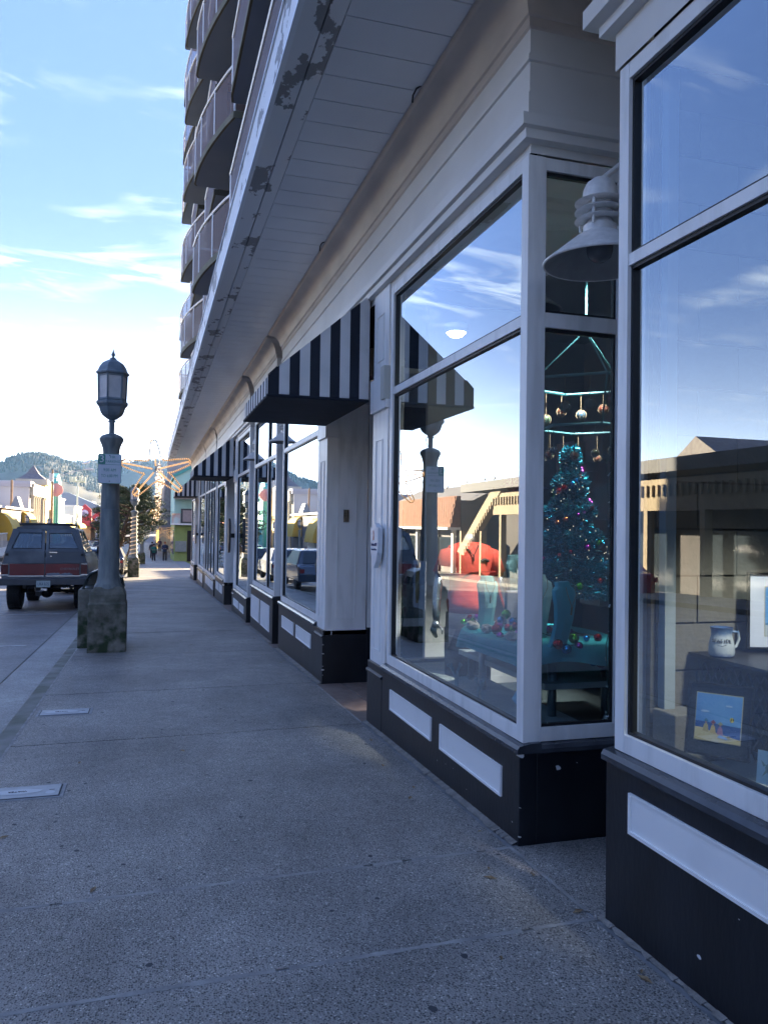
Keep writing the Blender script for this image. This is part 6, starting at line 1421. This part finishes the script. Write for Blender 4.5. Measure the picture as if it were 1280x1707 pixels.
floats(P1, 2.49, .033, 16); floats(P2, 2.21, .023, 14)
# back of the window: hanging wall hats, green wreath, purple hat, beach goods
b = MB(); b.sphere((3.05, 6.1, 1.95), .14, 14, sz=.7); b.lathe([(.14, 0), (.24, -.03), (.14, -.01)], (3.05, 6.1, 1.93), 18)
tag(b.build('sun_hat', mat('hat_purple', (.16, .04, .20), .8, (.3, .28, .34), 60, ramp=(.5, .55)), smooth=1), 'purple patterned hat hanging at the back of the corner window', 'hat')
b = MB(); rn = random.Random(31)
for i in range(900): a = rn.random()*6.3; r_ = .13*rn.random()**.5; p = Vector((3.05+r_*math.cos(a), 5.3+r_*math.sin(a)*.4, 1.78+rn.uniform(-.16, .16)*(1-r_*2))); d = Vector((rn.uniform(-1, 1), rn.uniform(-1, 1), rn.uniform(-1, 1)))*.03; b.add([p, p+d.cross(Vector((0, 0, .3))), p+d], [(0, 1, 2)])
tag(b.build('green_garland', mat('foil_green', (.01, .22, .08), .3, metal=.5)), 'shiny green foil bunch behind the mannequin', 'decoration')
b = MB()
for i in range(14):
    x, y, z = rn.uniform(3.3, 3.9), rn.uniform(4.2, 6.3), rn.uniform(.2, 2.3); b.box(x, x+.2, y, y+.3, z, z+.25)
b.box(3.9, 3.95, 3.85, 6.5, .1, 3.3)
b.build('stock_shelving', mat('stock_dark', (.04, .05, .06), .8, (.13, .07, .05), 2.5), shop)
# warm string in other bay: bead curtain bits
b = MB()
for i in range(60): b.sphere((2.5+rn.uniform(0, .06), 8.70, 2.0+rn.uniform(-.1, .15)), .010, 4)
o = b.build('fairy_lights', mat('fairy_dim', (1, .8, .5), .4, emit=(1, .75, .45), es=.5), shop); o['kind'] = 'stuff'
b = MB(); b.box(2.55, 2.9, 8.9, 9.3, 1.4, 1.75); b.box(2.55, 2.95, 8.85, 9.3, .5, 1.15); tag(b.build('folded_goods', mat('goods_red', (.25, .03, .05), .8, (.5, .5, .5), 3, ramp=(.55, .6))), 'red and white goods stacked inside the doorway window', 'merchandise')

# ------------------------------------------------------------------ display in the nearest window
def pic_mat(name, fn):
    m = bpy.data.materials.new(name); m.use_nodes = True; m.node_tree.nodes['Principled BSDF'].inputs['Roughness'].default_value = .5; return m
SKYB = mat('print_sky', (.06, .20, .50), .5, (.14, .34, .62), 6); SEA = mat('print_sea', (.015, .07, .25), .5); SAND = mat('print_sand', (.55, .46, .22), .5, (.5, .42, .22), 9)
MATB = mat('black_mount', (.008, .012, .018), .35); MATW = mat('white_mount', (.55, .57, .66), .6); FRB = mat('frame_black', (.01, .01, .012), .25)
def picture(name, org, right, up, w_, h_, label, mount, frame, ins, content):
    """org = bottom-left corner, right/up unit-ish vectors"""
    r_, u_ = Vector(right).normalized(), Vector(up).normalized(); n_ = r_.cross(u_); e = empty('framed_picture', org, label, 'framed picture')
    def bx(nm, x0, x1, y0, y1, d0, d1, m, par=e):
        b = MB(); b.box(x0, x1, y0, y1, d0, d1); b.xf(Matrix(((r_.x, u_.x, n_.x, org[0]), (r_.y, u_.y, n_.y, org[1]), (r_.z, u_.z, n_.z, org[2]), (0, 0, 0, 1)))); return b.build(nm, m, par)
    t = .008
    b = MB()
    for q in ((0, w_, 0, t), (0, w_, h_-t, h_), (0, t, t, h_-t), (w_-t, w_, t, h_-t)): b.box(q[0], q[1], q[2], q[3], -.012, .008)
    b.xf(Matrix(((r_.x, u_.x, n_.x, org[0]), (r_.y, u_.y, n_.y, org[1]), (r_.z, u_.z, n_.z, org[2]), (0, 0, 0, 1)))); b.build('frame', frame, e)
    bx('mount', t, w_-t, t, h_-t, -.01, .001, mount)
    x0, x1, y0, y1 = ins; bx('mount_edge', x0-.003, x1+.003, y0-.003, y1+.003, .0015, .002, mat('edge_gold', (.4, .34, .2), .6))
    pr = bx('print', x0, x1, y0, y1, .0025, .003, SKYB)
    W_, H_ = x1-x0, y1-y0
    for (nm, pts, m, lv) in content:
        b = MB(); b.prism([(x0+p[0]*W_, y0+p[1]*H_) for p in pts], 'z', .0031+.0003*lv, .0033+.0003*lv)
        b.xf(Matrix(((r_.x, u_.x, n_.x, org[0]), (r_.y, u_.y, n_.y, org[1]), (r_.z, u_.z, n_.z, org[2]), (0, 0, 0, 1)))); b.build(nm, m, pr)
    return e
def blob(cx, cy, rx, ry, n=14, a0=0): return [(cx+rx*math.cos(a0+2*math.pi*k/n), cy+ry*math.sin(a0+2*math.pi*k/n)) for k in range(n)]
SKN = mat('print_skin', (.40, .20, .11), .6); 
c1 = [('sea', [(0, .10), (1, .10), (1, .36), (0, .40)], SEA, 0), ('sand', [(0, 0), (1, 0), (1, .10), (.75, .14), (.4, .20), (.15, .27), (0, .27)], SAND, 1)]
for i, (fx, hc, bc) in enumerate([(.24, (.03, .15, .25), (.38, .30, .10)), (.40, (.30, .05, .06), (.5, .36, .12)), (.56, (.35, .36, .22), (.30, .15, .25))]):
    c1 += [('figure', [(fx-.07, .20-.02*i), (fx+.07, .18-.02*i), (fx+.045, .33-.02*i), (fx, .385-.02*i), (fx-.045, .33-.02*i)], mat('print_body_%d' % i, bc, .6), 2), ('head', blob(fx, .40-.02*i, .025, .028), SKN, 3), ('hat', blob(fx, .425-.02*i, .055, .022), mat('print_hat_%d' % i, hc, .6), 4), ('hat', blob(fx, .445-.02*i, .028, .025), M['print_hat_%d' % i], 4)]
c1 += [('towel', [(.50, .10), (.72, .07), (.76, .11), (.56, .15)], mat('print_towel', (.2, .35, .6), .6), 3), ('sandcastle', [(.70, .10), (.80, .09), (.76, .17)], mat('print_sand2', (.4, .3, .15), .6), 4), ('beach_ball', blob(.80, .50, .048, .05), mat('print_ball', (.75, .6, .05), .5), 2), ('ball_stripe', [(.765, .48), (.79, .55), (.80, .50), (.785, .455)], mat('print_black', (.02, .02, .02), .5), 3), ('ball_stripe', [(.815, .55), (.84, .52), (.835, .47), (.815, .50)], M['print_black'], 3), ('cloud', blob(.72, .78, .08, .02), mat('print_cloud', (.35, .48, .68), .6), 1), ('cloud', blob(.2, .62, .10, .025), M['print_cloud'], 1)]
# nearer picture leans in the sill
picture('picture_sitting', (1.925, 2.48, .727), (.47, -.60, 0), (.10, .02, 1), .225, .265, 'black-mounted beach picture with three seated figures and beach ball, leaning in the nearest window', MATB, FRB, (.032, .188, .055, .225), c1)
picture('picture_standing', (2.372, 2.665, 1.068), (.92, -.30, 0), (.03, .03, 1), .50, .315, 'white-mounted beach picture with standing figures, on top of the mesh stand', MATW, FRB, (.072, .44, .055, .255),
        [('sea', [(0, .22), (1, .22), (1, .26), (0, .26)], mat('print_sea2', (.06, .18, .35), .5), 0), ('sand', [(0, 0), (1, 0), (1, .22), (0, .22)], mat('print_sand_grey', (.40, .44, .48), .6), 0), ('cloud', blob(.3, .8, .3, .04), mat('print_cloud2', (.25, .40, .55), .6), 1)]
        + [q for i, fx in enumerate((.19, .46, .74)) for q in [('figure', [(fx-.05, .30), (fx+.05, .30), (fx+.055, .62), (fx+.03, .66), (fx-.03, .66), (fx-.055, .62)], SKN, 2), ('arm', [(fx-.05, .60), (fx-.13, .48), (fx-.11, .66), (fx-.04, .66)], SKN, 1), ('arm', [(fx+.05, .60), (fx+.13, .48), (fx+.12, .66), (fx+.04, .66)], SKN, 1), ('guitar', blob(fx, .52, .06, .07), mat('print_guitar', (.22, .10, .06), .6), 3), ('shorts', [(fx-.055, .28), (fx+.055, .28), (fx+.05, .40), (fx-.05, .40)], mat('print_shorts_%d' % i, [(.1, .3, .5), (.45, .2, .25), (.1, .3, .3)][i], .6), 4), ('leg', [(fx-.045, .08), (fx-.012, .08), (fx-.01, .28), (fx-.05, .28)], SKN, 2), ('leg', [(fx+.012, .08), (fx+.045, .08), (fx+.05, .28), (fx+.01, .28)], SKN, 2), ('head', blob(fx, .72, .026, .055), mat('print_hair', (.06, .04, .03), .6), 4)]]
        + [('bucket', [(.31, .10), (.36, .10), (.37, .24), (.30, .24)], SKN, 2)])
# mesh stand: expanded metal box
ms = empty('mesh_stand', (2.5, 2.5, .7), 'black expanded-metal display stand carrying the mug and the larger picture', 'display stand')
MM = mat('mesh_black', (.015, .014, .014), .45)
b = MB(); b.box(2.14, 2.95, 2.22, 2.735, 1.040, 1.052); b.build('top_plate', MM, ms)
def mesh_panel(P0, ru, w_, z0, z1):
    b = MB(); ru = Vector(ru).normalized(); cw, chh = .040, .064; nz = int((z1-z0)/(chh/2)); nw = int(w_/cw)
    for r_ in range(nz):
        for k in range(nw):
            for s in (1, -1):
                xo = k*cw+(cw/2 if (r_ % 2) else 0); a = Vector(P0)+ru*(xo+(0 if s > 0 else 0)); z = z0+r_*chh/2
                p = a+Vector((0, 0, z)); q = a+ru*(cw/2*s)+Vector((0, 0, z+chh/2)); b.tube([p, q], .0032, 4, cap=False)
    o = b.build('mesh_panel', MM, ms); o['kind'] = 'stuff'
mesh_panel((2.16, 2.30, 0), (0, 1, 0), .42, .70, 1.04); mesh_panel((2.16, 2.26, 0), (1, 0, 0), .76, .70, 1.04)
# mug
mg = empty('mug', (2.19, 2.60, 1.052), 'grey-blue stoneware mug lettered SEASIDE on the mesh stand', 'mug')
def mugm():
    m = bpy.data.materials.new('mug_glaze'); m.use_nodes = True; n = m.node_tree.nodes; l = m.node_tree.links; b = n['Principled BSDF']; b.inputs['Roughness'].default_value = .25
    g_ = n.new('ShaderNodeNewGeometry'); s_ = n.new('ShaderNodeSeparateXYZ'); l.new(g_.outputs['Position'], s_.inputs[0]); t = n.new('ShaderNodeTexNoise'); t.inputs['Scale'].default_value = 70; l.new(g_.outputs['Position'], t.inputs['Vector'])
    ad = n.new('ShaderNodeMath'); ad.operation = 'MULTIPLY_ADD'; ad.inputs[1].default_value = .02; l.new(t.outputs[0], ad.inputs[0]); l.new(s_.outputs[2], ad.inputs[2])
    mr = n.new('ShaderNodeMapRange'); mr.inputs[1].default_value = 1.055; mr.inputs[2].default_value = 1.18; l.new(ad.outputs[0], mr.inputs[0]); rp = n.new('ShaderNodeValToRGB'); e = rp.color_ramp.elements
    e[0].position = .08; e[0].color = (.07, .12, .28, 1); e[1].position = 1; e[1].color = (.05, .09, .20, 1); x = e.new(.22); x.color = (.42, .45, .48, 1); x = e.new(.70); x.color = (.42, .45, .47, 1); x = e.new(.86); x.color = (.10, .17, .30, 1)
    l.new(mr.outputs[0], rp.inputs[0]); l.new(rp.outputs[0], b.inputs['Base Color']); return m
MG = mugm(); c = (2.19, 2.60, 1.052)
b = MB(); b.lathe([(.001, 0), (.040, 0), (.047, .006), (.050, .02), (.048, .05), (.040, .085), (.039, .10), (.044, .118), (.041, .118), (.036, .10), (.001, .09)], c, 32); b.build('bowl', MG, mg, smooth=2)
b = MB(); b.tube([(c[0]+.036, c[1]-.006, c[2]+.10), (c[0]+.068, c[1]-.012, c[2]+.098), (c[0]+.074, c[1]-.012, c[2]+.07), (c[0]+.062, c[1]-.01, c[2]+.04), (c[0]+.045, c[1]-.008, c[2]+.03)], .006, 8); b.build('handle', MG, mg, smooth=1)
dv = Vector((-c[0], -c[1], 0)).normalized(); rv = Vector((-dv.y, dv.x, 0))
for i, ch_ in enumerate('SEASIDE'):
    a = (i-3)*.24; q = (dv*math.cos(a)+rv*math.sin(a)); rt = (rv*math.cos(a)-dv*math.sin(a)); text(ch_, 'lettering', .019, DK, face((c[0]+q.x*.047, c[1]+q.y*.047, c[2]+.066+.002*(i % 2)), tuple(rt), (q.x*-.12, q.y*-.12, 1)), mg)
b = MB(); b.tube([tuple(Vector(c)+(dv*math.cos(a)+rv*math.sin(a))*.048+Vector((0, 0, .052-.004*math.cos(a*5)))) for a in [-.3+.1*k for k in range(8)]], .001, 3); b.build('flourish', DK, mg)
# tile with turtle
e = empty('turtle_tile', (1.90, 2.02, .73), 'small pale tile painted with a turtle, in the lower right of the nearest window', 'tile')
tm_ = Matrix.Translation((1.925, 2.12, .727)) @ Matrix(((.45, .12, -.85, 0), (-.88, .05, -.45, 0), (0, 1, .15, 0), (0, 0, 0, 1)))
def tb_(nm, pts, d0, d1, m):
    b = MB(); b.prism(pts, 'z', d0, d1); b.xf(tm_); b.build(nm, m, e)
tb_('tile_base', [(0, 0), (.105, 0), (.105, .105), (0, .105)], -.008, 0, mat('tile_pale', (.50, .68, .74), .3, (.58, .74, .78), 12))
TUR = mat('turtle_wash', (.20, .42, .40), .5, (.35, .40, .30), 40)
for i, (nm, pts) in enumerate([('shell', blob(.05, .052, .024, .019)), ('head', blob(.081, .060, .010, .008)), ('flipper', [(.06, .065), (.085, .088), (.07, .068)]), ('flipper', [(.03, .06), (.012, .075), (.02, .055)]), ('flipper', [(.055, .038), (.068, .014), (.066, .04)]), ('flipper', [(.035, .04), (.018, .022), (.028, .045)])]): tb_(nm, pts, -.012-.0*i, -.0085, TUR); tb_(nm, pts, .0005+.0004*i, .001+.0004*i, TUR)
b = MB(); b.box(2.31, 2.36, 2.25, 2.30, .645, .70); tag(b.build('price_tag', mat('tag_white', (.6, .6, .6), .6)), 'white price tag lying by the mesh stand', 'tag')

# ceiling lamps of the shop (one shows mirrored and through the upper pane; the other three are added to brighten the displays)
LG = mat('lamp_lit_globe', (.9, .9, .85), .4, emit=(1, .93, .82), es=1.6)
def ceil_lamp(x, y, z, pw, label, cone=84, aim=None):
    e = empty('ceiling_lamp', (x, y, z), label, 'ceiling lamp', 'lit round ceiling lamps inside the shop')
    b = MB(); b.lathe([(.09, .06), (.10, .04), (.10, .0), (.085, -.01)], (x, y, z), 24); b.build('rim', WHITE, e, smooth=2)
    b = MB(); b.lathe([(.0001, -.05), (.05, -.04), (.08, -.01), (.085, .01)], (x, y, z), 24); b.build('globe', LG, e, smooth=1)
    l_ = bpy.data.lights.new('lamp_light', 'SPOT'); l_.spot_size = R(cone); l_.spot_blend = .6; l_.energy = pw; l_.color = (1, .93, .84); l_.shadow_soft_size = .08; lo = bpy.data.objects.new('lamp_light', l_); col.objects.link(lo); lo.location = (x, y, z-.12)
    if aim: lo.rotation_euler = (Vector(aim)-Vector((x, y, z-.12))).to_track_quat('-Z', 'Y').to_euler()
ceil_lamp(2.36, 5.9, 3.15, .6, 'lit round lamp high inside the corner window')
ceil_lamp(2.75, 4.35, 3.30, 76, 'added lamp aimed at the mannequin in the corner window to brighten it', 38, (2.62, 5.45, 1.0))
ceil_lamp(2.35, 1.5, 2.9, 20, 'added lamp brightening the nearest window display, out of view above', 33, (2.32, 2.5, .95))
ceil_lamp(2.95, 4.0, 3.3, 17, 'added lamp brightening the table and tree near the side pane of the corner window', 36, (2.74, 4.75, 1.0))
# air: thin sea haze
b = MB(); b.box(-2600, 2600, -120, 3700, -8, 275)
hz = b.build('haze', M['white_paint']); hz.data.materials.clear(); hm = bpy.data.materials.new('haze_air'); hm.use_nodes = True; hn = hm.node_tree.nodes; hn.clear()
ho = hn.new('ShaderNodeOutputMaterial'); pv = hn.new('ShaderNodeVolumePrincipled'); pv.inputs['Color'].default_value = (.30, .58, 1, 1); pv.inputs['Density'].default_value = .00004; pv.inputs['Anisotropy'].default_value = .2
hm.node_tree.links.new(pv.outputs[0], ho.inputs['Volume']); hz.data.materials.append(hm); tag(hz, kind='stuff')
